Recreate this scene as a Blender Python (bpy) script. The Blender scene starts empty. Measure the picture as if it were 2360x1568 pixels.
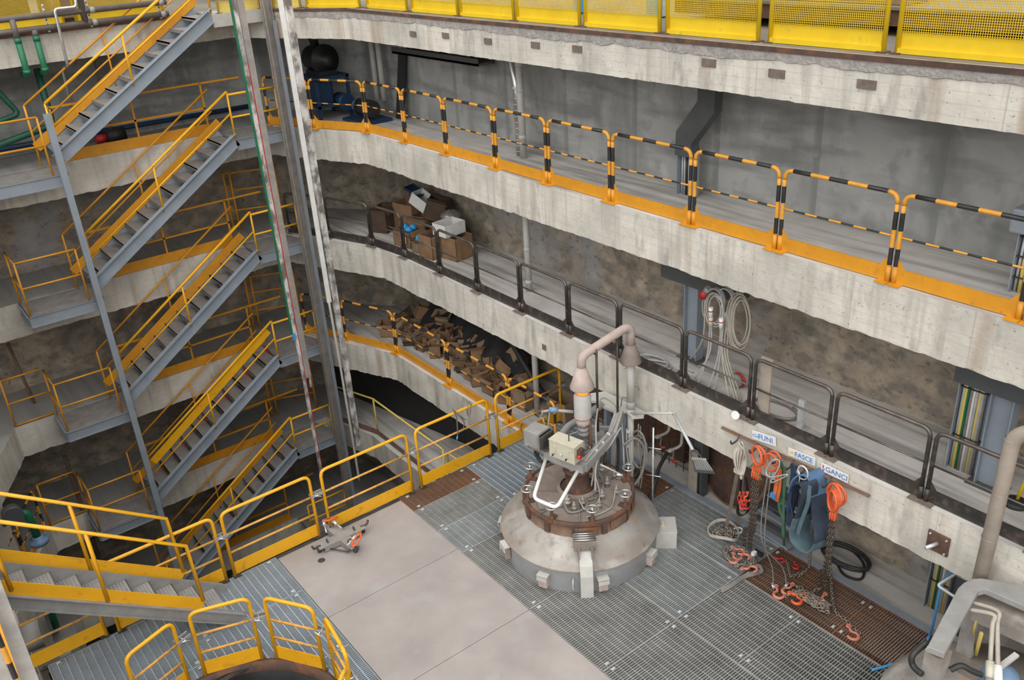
import bpy, math, random
from mathutils import Vector, Matrix, noise
random.seed(7)
SC = bpy.context.scene
COL = SC.collection

# ------------------------------------------------------------------ camera, world, exposure
CAM_H = 8.4
F_PX = 2047.74
RT = ((0.78782423, -0.61308156, -0.05885563), (-0.31124805, -0.31384859, -0.8970082), (0.53146743, 0.7250035, -0.43807796))
cd = bpy.data.cameras.new('camera'); cam = bpy.data.objects.new('camera', cd); COL.objects.link(cam)
r_, d_, f_ = (Vector(v) for v in RT)
M3 = Matrix((r_, -d_, -f_)).transposed()
cam.matrix_world = Matrix.Translation((0, 0, CAM_H)) @ M3.to_4x4()
cd.sensor_fit = 'HORIZONTAL'; cd.sensor_width = 36.0; cd.lens = F_PX * 36.0 / 2360.0
cd.clip_start = 0.05; cd.clip_end = 200
SC.camera = cam

w = bpy.data.worlds.new('hall_daylight'); SC.world = w; w.use_nodes = True
nt = w.node_tree; nt.nodes.clear()
def wn(t): return nt.nodes.new(t)
tc = wn('ShaderNodeTexCoord'); sx = wn('ShaderNodeSeparateXYZ'); mr = wn('ShaderNodeMapRange'); cr = wn('ShaderNodeValToRGB')
bg = wn('ShaderNodeBackground'); wo = wn('ShaderNodeOutputWorld')
nt.links.new(tc.outputs['Generated'], sx.inputs[0]); nt.links.new(sx.outputs['Z'], mr.inputs['Value'])
mr.inputs['From Min'].default_value = -0.2; mr.inputs['From Max'].default_value = 0.8
nt.links.new(mr.outputs[0], cr.inputs[0])
cr.color_ramp.elements[0].position = 0.16; cr.color_ramp.elements[0].color = (0.05, 0.05, 0.05, 1)
cr.color_ramp.elements[1].position = 1.0; cr.color_ramp.elements[1].color = (1.0, 0.992, 0.975, 1)
e_ = cr.color_ramp.elements.new(0.27); e_.color = (0.66, 0.66, 0.655, 1)
nt.links.new(cr.outputs[0], bg.inputs['Color']); bg.inputs['Strength'].default_value = 0.92
nt.links.new(bg.outputs[0], wo.inputs['Surface'])
sl = bpy.data.lights.new('roof_daylight', 'SUN'); sl.energy = 1.15; sl.angle = math.radians(95); sl.color = (1, 0.985, 0.96)
so = bpy.data.objects.new('roof_daylight', sl); COL.objects.link(so)
so.rotation_euler = Vector((0.55, 0.50, -0.72)).to_track_quat('-Z', 'Y').to_euler()
SC.view_settings.view_transform = 'Standard'; SC.view_settings.look = 'None'
SC.view_settings.gamma = 1.0; SC.view_settings.use_curve_mapping = False
SC.view_settings.exposure = 0.88

# ------------------------------------------------------------------ helpers
def V(*a): return Vector(a)
def ray(p):
    x, y = p[0] - 1180, p[1] - 784
    return r_ * x + d_ * y + f_ * F_PX
def onz(p, z):
    r = ray(p); t = (z - CAM_H) / r.z; return V(r.x * t, r.y * t, z)
def onx(p, x):
    r = ray(p); t = x / r.x; return V(x, r.y * t, CAM_H + r.z * t)
def ony(p, y):
    r = ray(p); t = y / r.y; return V(r.x * t, y, CAM_H + r.z * t)

class MB:
    """collects shapes, then links them as ONE mesh object"""
    def __init__(s): s.v = []; s.f = []; s.m = []; s.sm = []
    def add(s, vs, fs, mi=0, smooth=False):
        o = len(s.v); s.v += [Vector(v) for v in vs]
        for f in fs: s.f.append([i + o for i in f]); s.m.append(mi); s.sm.append(smooth)
    def box(s, c, d, mi=0, rot=None):
        hx, hy, hz = d[0] / 2, d[1] / 2, d[2] / 2; c = Vector(c)
        vs = [V(x, y, z) for z in (-hz, hz) for y in (-hy, hy) for x in (-hx, hx)]
        if rot is not None: vs = [rot @ v for v in vs]
        s.add([c + v for v in vs], [(0, 2, 3, 1), (4, 5, 7, 6), (0, 1, 5, 4), (2, 6, 7, 3), (0, 4, 6, 2), (1, 3, 7, 5)], mi)
    def bb(s, x0, x1, y0, y1, z0, z1, mi=0): s.box(((x0 + x1) / 2, (y0 + y1) / 2, (z0 + z1) / 2), (abs(x1 - x0), abs(y1 - y0), abs(z1 - z0)), mi)
    def bar(s, a, b, wd, ht, mi=0, up=(0, 0, 1)):
        """box beam from a to b: wd across, ht along up"""
        a, b = Vector(a), Vector(b); x = (b - a).normalized(); u = Vector(up)
        y = u.cross(x)
        if y.length < 1e-5: y = V(0, 1, 0).cross(x)
        y.normalize(); z = x.cross(y)
        vs = []
        for p in (a, b):
            for sy, sz in ((-1, -1), (1, -1), (1, 1), (-1, 1)): vs.append(p + y * (sy * wd / 2) + z * (sz * ht / 2))
        s.add(vs, [(0, 3, 2, 1), (4, 5, 6, 7), (0, 1, 5, 4), (1, 2, 6, 5), (2, 3, 7, 6), (3, 0, 4, 7)], mi)
    def tube(s, pts, r, n=8, mi=0, closed=False, mids=None, cap=True):
        pts = [Vector(p) for p in pts]; N = len(pts)
        if N < 2: return
        rr = r if isinstance(r, (list, tuple)) else [r] * N
        tg = []
        for i in range(N):
            if closed: t = pts[(i + 1) % N] - pts[i - 1]
            elif i == 0: t = pts[1] - pts[0]
            elif i == N - 1: t = pts[-1] - pts[-2]
            else: t = (pts[i + 1] - pts[i]).normalized() + (pts[i] - pts[i - 1]).normalized()
            if t.length < 1e-9: t = V(0, 0, 1)
            tg.append(t.normalized())
        ref = V(0, 0, 1) if abs(tg[0].z) < 0.9 else V(1, 0, 0)
        u = tg[0].cross(ref).normalized(); vs = []
        for i in range(N):
            u = u - tg[i] * u.dot(tg[i])
            if u.length < 1e-6: u = tg[i].orthogonal()
            u.normalize(); q = tg[i].cross(u)
            for k in range(n):
                a = 2 * math.pi * k / n; vs.append(pts[i] + (u * math.cos(a) + q * math.sin(a)) * rr[i])
        o = len(s.v); s.v += vs
        for i in range(N if closed else N - 1):
            j = (i + 1) % N
            for k in range(n):
                l = (k + 1) % n
                s.f.append([o + i * n + k, o + i * n + l, o + j * n + l, o + j * n + k]); s.m.append(mids[i] if mids else mi); s.sm.append(True)
        if cap and not closed:
            s.f.append([o + k for k in range(n)][::-1]); s.m.append(mids[0] if mids else mi); s.sm.append(False)
            s.f.append([o + (N - 1) * n + k for k in range(n)]); s.m.append(mids[-1] if mids else mi); s.sm.append(False)
    def lathe(s, c, prof, n=48, mi=0, a0=0.0, a1=2 * math.pi, axis=None):
        c = Vector(c); full = abs(a1 - a0 - 2 * math.pi) < 1e-6; K = n if full else n + 1
        R = axis.to_track_quat('Z', 'Y').to_matrix() if axis is not None else None
        vs = []
        for r, z in prof:
            for k in range(K):
                a = a0 + (a1 - a0) * k / n; p = V(r * math.cos(a), r * math.sin(a), z)
                vs.append(c + (R @ p if R is not None else p))
        fs = []
        for i in range(len(prof) - 1):
            for k in range(n):
                l = (k + 1) % K; fs.append((i * K + k, i * K + l, (i + 1) * K + l, (i + 1) * K + k))
        s.add(vs, fs, mi, True)
    def prism(s, poly, z0, z1, mi=0):
        n = len(poly); vs = [V(x, y, z0) for x, y in poly] + [V(x, y, z1) for x, y in poly]
        s.add(vs, [list(range(n))[::-1], [n + i for i in range(n)]] + [(i, (i + 1) % n, n + (i + 1) % n, n + i) for i in range(n)], mi)
    def strip(s, pts, nrm, wd, th, mi=0):
        """flat webbing along pts, wd along nrm"""
        nrm = Vector(nrm).normalized(); pts = [Vector(p) for p in pts]; vs = []
        for i, p in enumerate(pts):
            t = (pts[min(i + 1, len(pts) - 1)] - pts[max(i - 1, 0)]).normalized(); q = t.cross(nrm)
            if q.length < 1e-6: q = t.orthogonal()
            q.normalize()
            for a, b in ((-1, -1), (1, -1), (1, 1), (-1, 1)): vs.append(p + nrm * (a * wd / 2) + q * (b * th / 2))
        fs = []
        for i in range(len(pts) - 1):
            for k in range(4): l = (k + 1) % 4; fs.append((i * 4 + k, i * 4 + l, i * 4 + 4 + l, i * 4 + 4 + k))
        e = 4 * (len(pts) - 1); fs += [(3, 2, 1, 0), (e, e + 1, e + 2, e + 3)]
        s.add(vs, fs, mi, False)
    def build(s, name, mats, parent=None, bevel=0.0, local=False):
        if not isinstance(mats, (list, tuple)): mats = [mats]
        me = bpy.data.meshes.new(name)
        if parent is not None: off = V(0, 0, 0) if local else wloc(parent)
        elif local: off = V(0, 0, 0)
        else:
            xs = [v.x for v in s.v]; ys = [v.y for v in s.v]; zs = [v.z for v in s.v]
            off = V((min(xs) + max(xs)) / 2, (min(ys) + max(ys)) / 2, min(zs))
        me.from_pydata([v - off for v in s.v], [], s.f)
        for m in mats: me.materials.append(m)
        me.polygons.foreach_set('material_index', s.m); me.polygons.foreach_set('use_smooth', s.sm); me.update()
        o = bpy.data.objects.new(name, me); COL.objects.link(o)
        if parent is not None: o.parent = parent
        elif not local: o.location = off
        if bevel:
            b = o.modifiers.new('bevel', 'BEVEL'); b.width = bevel; b.segments = 2; b.limit_method = 'ANGLE'
        return o
def wloc(o):
    l = Vector(o.location)
    while o.parent: o = o.parent; l += Vector(o.location)
    return l
def tag(o, label, cat, group=None, kind=None):
    o['label'] = label
    if cat: o['category'] = cat
    if group: o['group'] = group
    if kind: o['kind'] = kind
    return o
def thing(name, loc, label, cat, group=None, rz=0.0):
    o = bpy.data.objects.new(name, None); COL.objects.link(o); o.empty_display_size = 0.1
    o.location = loc; o.rotation_euler = (0, 0, rz); return tag(o, label, cat, group)
def struct(o): o['kind'] = 'structure'; return o
KIDS = {}
def dup(root, loc, rz, label, group=None):
    if root.name not in KIDS: KIDS[root.name] = [(c, list(c.children)) for c in root.children]
    r = root.copy(); COL.objects.link(r); r.location = loc; r.rotation_euler = (0, 0, rz); r['label'] = label
    if group: r['group'] = group
    for ch, gs in KIDS[root.name]:
        c = ch.copy(); COL.objects.link(c); c.parent = r
        for g in gs: d = g.copy(); COL.objects.link(d); d.parent = c
    return r
def fillet(pts, r, seg=5, closed=False):
    pts = [Vector(p) for p in pts]; out = []
    N = len(pts)
    for i in range(N):
        if not closed and i in (0, N - 1): out.append(pts[i]); continue
        a, b, c = pts[i - 1], pts[i], pts[(i + 1) % N]
        u, v = (a - b), (c - b); k = min(r, u.length * .49, v.length * .49); u.normalize(); v.normalize()
        p, q = b + u * k, b + v * k
        for j in range(seg + 1):
            t = j / seg; out.append(p * (1 - t) ** 2 + b * (2 * t * (1 - t)) + q * t * t)
    return out
def smooth(pts, n=8):
    pts = [Vector(p) for p in pts]; out = []
    P = [pts[0]] + pts + [pts[-1]]
    for i in range(1, len(P) - 2):
        a, b, c, d = P[i - 1:i + 3]
        for j in range(n):
            t = j / n; out.append(0.5 * ((2 * b) + (c - a) * t + (2 * a - 5 * b + 4 * c - d) * t * t + (3 * b - a - 3 * c + d) * t ** 3))
    out.append(pts[-1]); return out
def striped(pts, step, off=0.0):
    """splits a polyline every step; returns points and a 0/1 index per span"""
    out = [Vector(pts[0])]; ids = []; s = off
    for a, b in zip(pts[:-1], pts[1:]):
        a, b = Vector(a), Vector(b); L = (b - a).length; d = 0.0
        while True:
            nx = (math.floor(s / step + 1e-6) + 1) * step - s
            if d + nx >= L - 1e-4: 
                out.append(b); ids.append(int(math.floor(s / step + 1e-6)) % 2); s += L - d; break
            d += nx; out.append(a + (b - a) * (d / L)); ids.append(int(math.floor(s / step + 1e-6)) % 2); s += nx
    return out, ids
ORD = ['first', 'second', 'third', 'fourth', 'fifth', 'sixth', 'seventh', 'eighth', 'ninth', 'tenth', 'eleventh', 'twelfth', 'thirteenth', 'fourteenth', 'fifteenth']

# ------------------------------------------------------------------ materials
def mat(name, col, col2=None, rough=0.6, metal=0.0, scale=3.0, amt=1.0, bump=0.0, bscale=None, stretch=(1, 1, 1), lo=0.35, hi=0.68, obj=False, detail=6, extra=None):
    m = bpy.data.materials.new(name); m.use_nodes = True; t = m.node_tree; n = t.nodes; L = t.links
    p = n['Principled BSDF']; p.inputs['Roughness'].default_value = rough; p.inputs['Metallic'].default_value = metal
    c1 = (*col, 1); 
    if col2 is None: col2 = tuple(c * 0.75 for c in col)
    if obj: src = n.new('ShaderNodeTexCoord').outputs['Object']
    else: src = n.new('ShaderNodeNewGeometry').outputs['Position']
    mp = n.new('ShaderNodeMapping'); mp.inputs['Scale'].default_value = stretch; L.new(src, mp.inputs[0])
    nz = n.new('ShaderNodeTexNoise'); nz.inputs['Scale'].default_value = scale; nz.inputs['Detail'].default_value = detail; nz.inputs['Roughness'].default_value = 0.62
    L.new(mp.outputs[0], nz.inputs['Vector'])
    rp = n.new('ShaderNodeValToRGB'); rp.color_ramp.elements[0].position = lo; rp.color_ramp.elements[1].position = hi
    rp.color_ramp.elements[0].color = (*col2, 1); rp.color_ramp.elements[1].color = c1; L.new(nz.outputs[0], rp.inputs[0])
    out = rp.outputs[0]
    if extra: out = extra(n, L, src, out)
    L.new(out, p.inputs['Base Color'])
    if bump:
        nb = n.new('ShaderNodeTexNoise'); nb.inputs['Scale'].default_value = bscale or scale * 6; nb.inputs['Detail'].default_value = 5; L.new(src, nb.inputs['Vector'])
        b = n.new('ShaderNodeBump'); b.inputs['Strength'].default_value = bump; b.inputs['Distance'].default_value = 0.02; L.new(nb.outputs[0], b.inputs['Height']); L.new(b.outputs[0], p.inputs['Normal'])
    return m
def layer(n, L, src, base, col, scale, lo, hi, stretch=(1, 1, 1), amt=1.0, detail=4):
    """stains of one colour over the base, shaped by noise"""
    mp = n.new('ShaderNodeMapping'); mp.inputs['Scale'].default_value = stretch; L.new(src, mp.inputs[0])
    z = n.new('ShaderNodeTexNoise'); z.inputs['Scale'].default_value = scale; z.inputs['Detail'].default_value = detail; L.new(mp.outputs[0], z.inputs['Vector'])
    r = n.new('ShaderNodeMapRange'); r.inputs['From Min'].default_value = lo; r.inputs['From Max'].default_value = hi; r.inputs['To Max'].default_value = amt; L.new(z.outputs[0], r.inputs['Value'])
    x = n.new('ShaderNodeMix'); x.data_type = 'RGBA'; L.new(r.outputs[0], x.inputs[0]); L.new(base, x.inputs[6]); x.inputs[7].default_value = (*col, 1)
    return x.outputs[2]
def lines(n, L, src, base, col, axis, period, width, amt=0.6, off=0.0):
    """joints at a fixed spacing along one axis"""
    s = n.new('ShaderNodeSeparateXYZ'); L.new(src, s.inputs[0])
    a = n.new('ShaderNodeMath'); a.operation = 'MULTIPLY_ADD'; a.inputs[1].default_value = 1 / period; a.inputs[2].default_value = off / period + 500; L.new(s.outputs[axis], a.inputs[0])
    fr = n.new('ShaderNodeMath'); fr.operation = 'FRACT'; L.new(a.outputs[0], fr.inputs[0])
    lt = n.new('ShaderNodeMapRange'); lt.inputs['From Min'].default_value = width / period * 0.5; lt.inputs['From Max'].default_value = width / period; lt.inputs['To Min'].default_value = amt; lt.inputs['To Max'].default_value = 0; L.new(fr.outputs[0], lt.inputs['Value'])
    x = n.new('ShaderNodeMix'); x.data_type = 'RGBA'; L.new(lt.outputs[0], x.inputs[0]); L.new(base, x.inputs[6]); x.inputs[7].default_value = (*col, 1)
    return x.outputs[2]
def ex_fascia(n, L, s, b):
    b = lines(n, L, s, b, (0.33, 0.30, 0.25), 'Z', 0.11, 0.012, 0.28)
    b = lines(n, L, s, b, (0.22, 0.20, 0.17), 'Y', 1.3, 0.012, 0.45, 0.4)
    b = layer(n, L, s, b, (0.36, 0.275, 0.195), 2.2, 0.58, 0.70, (1, 1, 0.12), 0.8)
    b = layer(n, L, s, b, (0.40, 0.37, 0.32), 7, 0.52, 0.66, (1, 1, 0.06), 0.6)
    b = layer(n, L, s, b, (0.36, 0.34, 0.30), 1.1, 0.50, 0.68, (1, 1, 1), 0.55, 8)
    b = layer(n, L, s, b, (0.25, 0.235, 0.21), 5.0, 0.58, 0.72, (1, 1, 0.35), 0.6)
    return layer(n, L, s, b, (0.13, 0.12, 0.11), 24, 0.66, 0.72, (1, 1, 1.4), 0.6)
def ex_floor(n, L, s, b):
    b = layer(n, L, s, b, (0.25, 0.235, 0.225), 2.6, 0.46, 0.66, (2.4, 0.16, 1), 0.85)
    b = layer(n, L, s, b, (0.48, 0.46, 0.44), 5, 0.55, 0.75, (1.4, 0.4, 1), 0.4)
    b = layer(n, L, s, b, (0.56, 0.54, 0.51), 14, 0.70, 0.76, amt=0.5)
    # left gallery floors coloured darker: less light reaches them, some damp grime too
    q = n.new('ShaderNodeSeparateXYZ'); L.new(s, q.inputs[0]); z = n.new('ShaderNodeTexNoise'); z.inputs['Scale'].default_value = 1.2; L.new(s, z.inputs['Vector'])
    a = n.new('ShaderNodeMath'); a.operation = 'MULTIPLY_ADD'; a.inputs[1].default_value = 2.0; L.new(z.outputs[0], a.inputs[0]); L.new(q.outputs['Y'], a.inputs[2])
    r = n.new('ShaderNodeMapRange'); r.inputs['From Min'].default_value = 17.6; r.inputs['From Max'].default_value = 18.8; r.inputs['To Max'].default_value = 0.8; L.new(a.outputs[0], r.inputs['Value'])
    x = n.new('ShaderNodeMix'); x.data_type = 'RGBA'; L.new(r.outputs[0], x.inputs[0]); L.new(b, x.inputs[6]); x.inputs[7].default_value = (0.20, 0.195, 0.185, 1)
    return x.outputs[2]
def ex_wall(n, L, s, b):
    b = lines(n, L, s, b, (0.15, 0.155, 0.155), 'Y', 1.55, 0.13, 0.6)
    b = lines(n, L, s, b, (0.22, 0.225, 0.225), 'X', 1.55, 0.06, 0.4)
    b = layer(n, L, s, b, (0.17, 0.175, 0.175), 1.3, 0.48, 0.66, (0.5, 0.5, 2.6), 0.75)
    b = layer(n, L, s, b, (0.16, 0.165, 0.16), 1.6, 0.50, 0.68, (1, 1, 0.3), 0.7)
    b = layer(n, L, s, b, (0.19, 0.195, 0.19), 4.5, 0.54, 0.68, (1, 1, 0.8), 0.5, 8)
    return layer(n, L, s, b, (0.56, 0.56, 0.54), 3.0, 0.60, 0.78, amt=0.45, detail=8)
def ex_rock(n, L, s, b):
    b = layer(n, L, s, b, (0.15, 0.14, 0.125), 3.2, 0.46, 0.60, (1, 1, 1.5), 0.75, 10)
    b = layer(n, L, s, b, (0.50, 0.43, 0.33), 2.6, 0.54, 0.72, (1, 1, 1.2), 0.6, 10)
    b = layer(n, L, s, b, (0.31, 0.31, 0.315), 0.9, 0.54, 0.66, (1, 1, 0.5), 0.75, 8)
    b = layer(n, L, s, b, (0.085, 0.08, 0.075), 8, 0.58, 0.70, (1, 1, 1.6), 0.6, 8)
    return layer(n, L, s, b, (0.42, 0.39, 0.34), 18, 0.60, 0.72, amt=0.4)
def ex_plate(n, L, s, b):
    b = layer(n, L, s, b, (0.24, 0.21, 0.20), 1.4, 0.45, 0.75, amt=0.5)
    b = layer(n, L, s, b, (0.36, 0.36, 0.37), 2.3, 0.58, 0.75, amt=0.5)
    return layer(n, L, s, b, (0.13, 0.11, 0.10), 9, 0.70, 0.78, amt=0.5)
def ex_rust(n, L, s, b): return layer(n, L, s, b, (0.20, 0.075, 0.028), 6, 0.5, 0.66, amt=0.7)
def ex_shell(n, L, s, b):
    b = layer(n, L, s, b, (0.25, 0.205, 0.17), 1.6, 0.48, 0.62, amt=0.8, detail=7)
    b = layer(n, L, s, b, (0.52, 0.50, 0.47), 2.2, 0.54, 0.70, amt=0.7, detail=7)
    b = layer(n, L, s, b, (0.36, 0.22, 0.08), 5.5, 0.64, 0.70, (1, 1, 0.3), 0.6)
    return layer(n, L, s, b, (0.12, 0.10, 0.085), 6, 0.58, 0.72, amt=0.55, detail=8)
def ex_yellow(n, L, s, b):
    b = layer(n, L, s, b, (0.40, 0.17, 0.03), 7, 0.60, 0.74, amt=0.6)
    return layer(n, L, s, b, (0.16, 0.10, 0.05), 30, 0.68, 0.74, amt=0.6)
def ex_worn(n, L, s, b): return layer(n, L, s, b, (0.30, 0.22, 0.15), 16, 0.48, 0.62, (1, 1, 1), 0.75)
M = {}
M['fascia'] = mat('pale_board_marked_concrete', (0.67, 0.635, 0.565), (0.51, 0.48, 0.425), 0.92, scale=1.7, bump=0.35, bscale=14, extra=ex_fascia)
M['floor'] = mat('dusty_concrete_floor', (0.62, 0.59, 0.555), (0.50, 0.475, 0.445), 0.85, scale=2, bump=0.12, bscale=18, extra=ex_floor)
M['wall'] = mat('grey_panel_concrete', (0.45, 0.455, 0.435), (0.345, 0.35, 0.335), 0.9, scale=0.9, bump=0.12, bscale=10, extra=ex_wall)
M['rock'] = mat('sprayed_concrete_rock', (0.40, 0.325, 0.24), (0.235, 0.20, 0.16), 0.95, scale=2.6, bump=1.0, bscale=9, extra=ex_rock)
M['floor_top'] = mat('worn_brown_hall_floor', (0.22, 0.195, 0.155), (0.15, 0.13, 0.10), 0.8, scale=1.2)
M['rough'] = mat('rough_grey_mortar', (0.42, 0.39, 0.365), (0.27, 0.25, 0.235), 0.95, scale=9, bump=0.9, bscale=30)
M['cast_plate'] = mat('brown_cast_in_plate', (0.20, 0.155, 0.13), (0.13, 0.10, 0.085), 0.8, scale=12)
M['tread'] = mat('grimy_stair_tread', (0.27, 0.25, 0.235), (0.19, 0.175, 0.165), 0.8, scale=5)
M['ledge'] = mat('dusty_grey_ledge', (0.36, 0.35, 0.33), (0.25, 0.245, 0.23), 0.9, scale=4)
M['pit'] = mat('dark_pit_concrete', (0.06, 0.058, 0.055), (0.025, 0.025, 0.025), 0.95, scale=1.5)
M['plate'] = mat('brown_grey_steel_plate', (0.375, 0.335, 0.315), (0.30, 0.27, 0.255), 0.62, 0.0, scale=1.1, bump=0.05, bscale=8, extra=ex_plate)
M['galv'] = mat('galvanised_grating', (0.50, 0.52, 0.515), (0.38, 0.40, 0.40), 0.5, 0.25, scale=3)
M['galv_blue'] = mat('new_galvanised_grating', (0.43, 0.485, 0.53), (0.35, 0.40, 0.44), 0.45, 0.2, scale=2)
M['galv_dark'] = mat('grimy_galvanised_grating', (0.42, 0.42, 0.40), (0.30, 0.30, 0.285), 0.55, 0.2, scale=3)
M['rust_grate'] = mat('rusty_grating', (0.25, 0.145, 0.095), (0.17, 0.09, 0.055), 0.85, 0.0, scale=1.5, extra=lambda n, L, s, b: layer(n, L, s, b, (0.30, 0.125, 0.045), 1.7, 0.52, 0.68, amt=0.6))
M['zinc'] = mat('bright_zinc', (0.75, 0.76, 0.76), (0.55, 0.56, 0.56), 0.4, 0.5, scale=20)
M['blue_steel'] = mat('blue_grey_paint', (0.275, 0.315, 0.36), (0.22, 0.255, 0.295), 0.55, scale=3, extra=lambda n, L, s, b: layer(n, L, s, b, (0.26, 0.25, 0.24), 6, 0.58, 0.72, amt=0.6))
M['grey_steel'] = mat('dusty_grey_steel', (0.33, 0.315, 0.295), (0.24, 0.225, 0.21), 0.65, 0.1, scale=4, obj=True, extra=ex_shell)
M['mid_steel'] = mat('grey_painted_steel', (0.34, 0.335, 0.325), (0.26, 0.255, 0.245), 0.6, 0.1, scale=5, obj=True)
M['dark_steel'] = mat('dark_bare_steel', (0.085, 0.08, 0.075), (0.05, 0.047, 0.045), 0.5, 0.35, scale=6)
M['shell'] = mat('dusty_furnace_shell', (0.37, 0.35, 0.32), (0.27, 0.25, 0.225), 0.62, 0.15, scale=1.8, extra=ex_shell)
M['side'] = mat('grey_furnace_side', (0.33, 0.34, 0.345), (0.25, 0.255, 0.255), 0.6, 0.2, scale=2, extra=lambda n, L, s, b: layer(n, L, s, b, (0.22, 0.19, 0.15), 3, 0.55, 0.72, amt=0.6))
M['lid'] = mat('brown_dusty_lid', (0.27, 0.225, 0.195), (0.19, 0.155, 0.13), 0.75, 0.0, scale=4, bump=0.15, extra=lambda n, L, s, b: layer(n, L, s, b, (0.20, 0.10, 0.055), 5, 0.60, 0.72, amt=0.6))
M['rust'] = mat('rusty_steel', (0.23, 0.145, 0.10), (0.15, 0.10, 0.075), 0.85, 0.0, scale=5, bump=0.2, extra=ex_rust)
M['rust_dark'] = mat('dark_rust', (0.12, 0.065, 0.045), (0.06, 0.038, 0.03), 0.85, scale=5, extra=ex_rust)
M['yellow'] = mat('yellow_orange_paint', (0.78, 0.395, 0.012), (0.71, 0.35, 0.012), 0.42, scale=3, extra=ex_yellow)
M['yellow_worn'] = mat('worn_yellow_paint', (0.72, 0.36, 0.05), (0.60, 0.29, 0.04), 0.5, scale=6, extra=ex_worn)
M['orange_yel'] = mat('orange_rail_paint', (0.68, 0.30, 0.015), (0.58, 0.245, 0.018), 0.45, scale=4, extra=ex_yellow)
M['stripe_y'] = mat('stripe_yellow', (0.74, 0.36, 0.045), (0.62, 0.27, 0.035), 0.45, scale=8)
M['stripe_k'] = mat('stripe_black', (0.035, 0.034, 0.034), (0.02, 0.02, 0.02), 0.38, scale=8)
M['mesh_y'] = mat('bright_yellow_paint', (0.78, 0.54, 0.012), (0.70, 0.47, 0.012), 0.45, scale=4, extra=lambda n, L, s, b: layer(n, L, s, b, (0.45, 0.33, 0.05), 8, 0.62, 0.74, amt=0.5))
M['mesh_pale'] = mat('pale_yellow_paint', (0.72, 0.56, 0.14), (0.62, 0.47, 0.12), 0.5, scale=4)
M['dark_rail'] = mat('dark_worn_rail', (0.075, 0.068, 0.062), (0.045, 0.042, 0.04), 0.4, 0.4, scale=6, extra=lambda n, L, s, b: layer(n, L, s, b, (0.17, 0.12, 0.09), 9, 0.52, 0.68, amt=0.7))
M['rail_top'] = mat('bare_worn_rail', (0.17, 0.145, 0.125), (0.085, 0.075, 0.065), 0.32, 0.5, scale=5, extra=lambda n, L, s, b: layer(n, L, s, b, (0.26, 0.14, 0.09), 7, 0.58, 0.7, amt=0.6))
M['white'] = mat('white_enamel', (0.78, 0.78, 0.76), (0.66, 0.66, 0.64), 0.45, scale=8, obj=True)
M['cream'] = mat('cream_box_paint', (0.56, 0.53, 0.42), (0.47, 0.44, 0.34), 0.5, scale=9, obj=True)
M['cone'] = mat('dusty_pink_refractory', (0.46, 0.375, 0.335), (0.36, 0.28, 0.25), 0.85, scale=6, obj=True)
M['pipe_tan'] = mat('dusty_tan_pipe', (0.42, 0.36, 0.30), (0.32, 0.27, 0.225), 0.6, 0.1, scale=4, obj=True)
M['pipe_lt'] = mat('pale_grey_pipe', (0.50, 0.49, 0.46), (0.42, 0.41, 0.38), 0.55, scale=5, obj=True)
M['pipe_br'] = mat('brown_grey_pipe', (0.165, 0.14, 0.125), (0.12, 0.10, 0.095), 0.55, 0.2, scale=5)
M['chrome'] = mat('bare_shiny_steel', (0.62, 0.62, 0.61), (0.50, 0.50, 0.49), 0.28, 0.8, scale=9)
M['green'] = mat('green_pipe_paint', (0.010, 0.165, 0.075), (0.010, 0.125, 0.06), 0.45, scale=6)
M['green_dk'] = mat('deep_green_pipe', (0.012, 0.10, 0.06), (0.012, 0.07, 0.045), 0.5, scale=6)
M['orange'] = mat('orange_hook_paint', (0.72, 0.13, 0.03), (0.55, 0.10, 0.04), 0.5, scale=14, obj=True)
M['pink_hook'] = mat('faded_red_hook_paint', (0.60, 0.22, 0.15), (0.50, 0.17, 0.12), 0.5, scale=14, obj=True)
M['chain'] = mat('oily_brown_chain', (0.20, 0.16, 0.13), (0.11, 0.09, 0.075), 0.4, 0.6, scale=30, obj=True)
M['chain_lt'] = mat('worn_grey_chain', (0.36, 0.32, 0.27), (0.24, 0.21, 0.18), 0.4, 0.6, scale=30, obj=True)
M['blue_web'] = mat('blue_webbing', (0.10, 0.20, 0.33), (0.055, 0.11, 0.20), 0.85, scale=5, obj=True, stretch=(1, 6, 1))
M['navy_web'] = mat('dark_navy_webbing', (0.035, 0.05, 0.085), (0.02, 0.03, 0.05), 0.85, scale=6, obj=True)
M['teal_web'] = mat('faded_teal_webbing', (0.10, 0.17, 0.19), (0.06, 0.10, 0.12), 0.85, scale=6, obj=True)
M['green_web'] = mat('green_webbing', (0.07, 0.17, 0.10), (0.045, 0.10, 0.06), 0.85, scale=6, obj=True)
M['orange_web'] = mat('orange_webbing', (0.62, 0.16, 0.04), (0.45, 0.10, 0.03), 0.8, scale=6, obj=True)
M['white_web'] = mat('dirty_white_webbing', (0.60, 0.55, 0.49), (0.42, 0.37, 0.32), 0.85, scale=8, obj=True)
M['tan_web'] = mat('brown_grey_webbing', (0.30, 0.25, 0.21), (0.22, 0.18, 0.15), 0.85, scale=8, obj=True)
M['hose'] = mat('black_rubber_hose', (0.028, 0.028, 0.028), (0.02, 0.02, 0.02), 0.5, scale=8)
M['cable'] = mat('pale_grey_cable', (0.42, 0.385, 0.33), (0.33, 0.295, 0.25), 0.55, scale=8)
M['cable_lt'] = mat('silver_braided_cable', (0.52, 0.53, 0.53), (0.40, 0.41, 0.41), 0.45, 0.2, scale=8)
M['cable_gr'] = mat('grey_cable', (0.24, 0.225, 0.21), (0.17, 0.16, 0.15), 0.55, scale=8)
M['blue_hose'] = mat('light_blue_hose', (0.09, 0.36, 0.68), (0.08, 0.30, 0.58), 0.4, scale=8)
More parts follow.
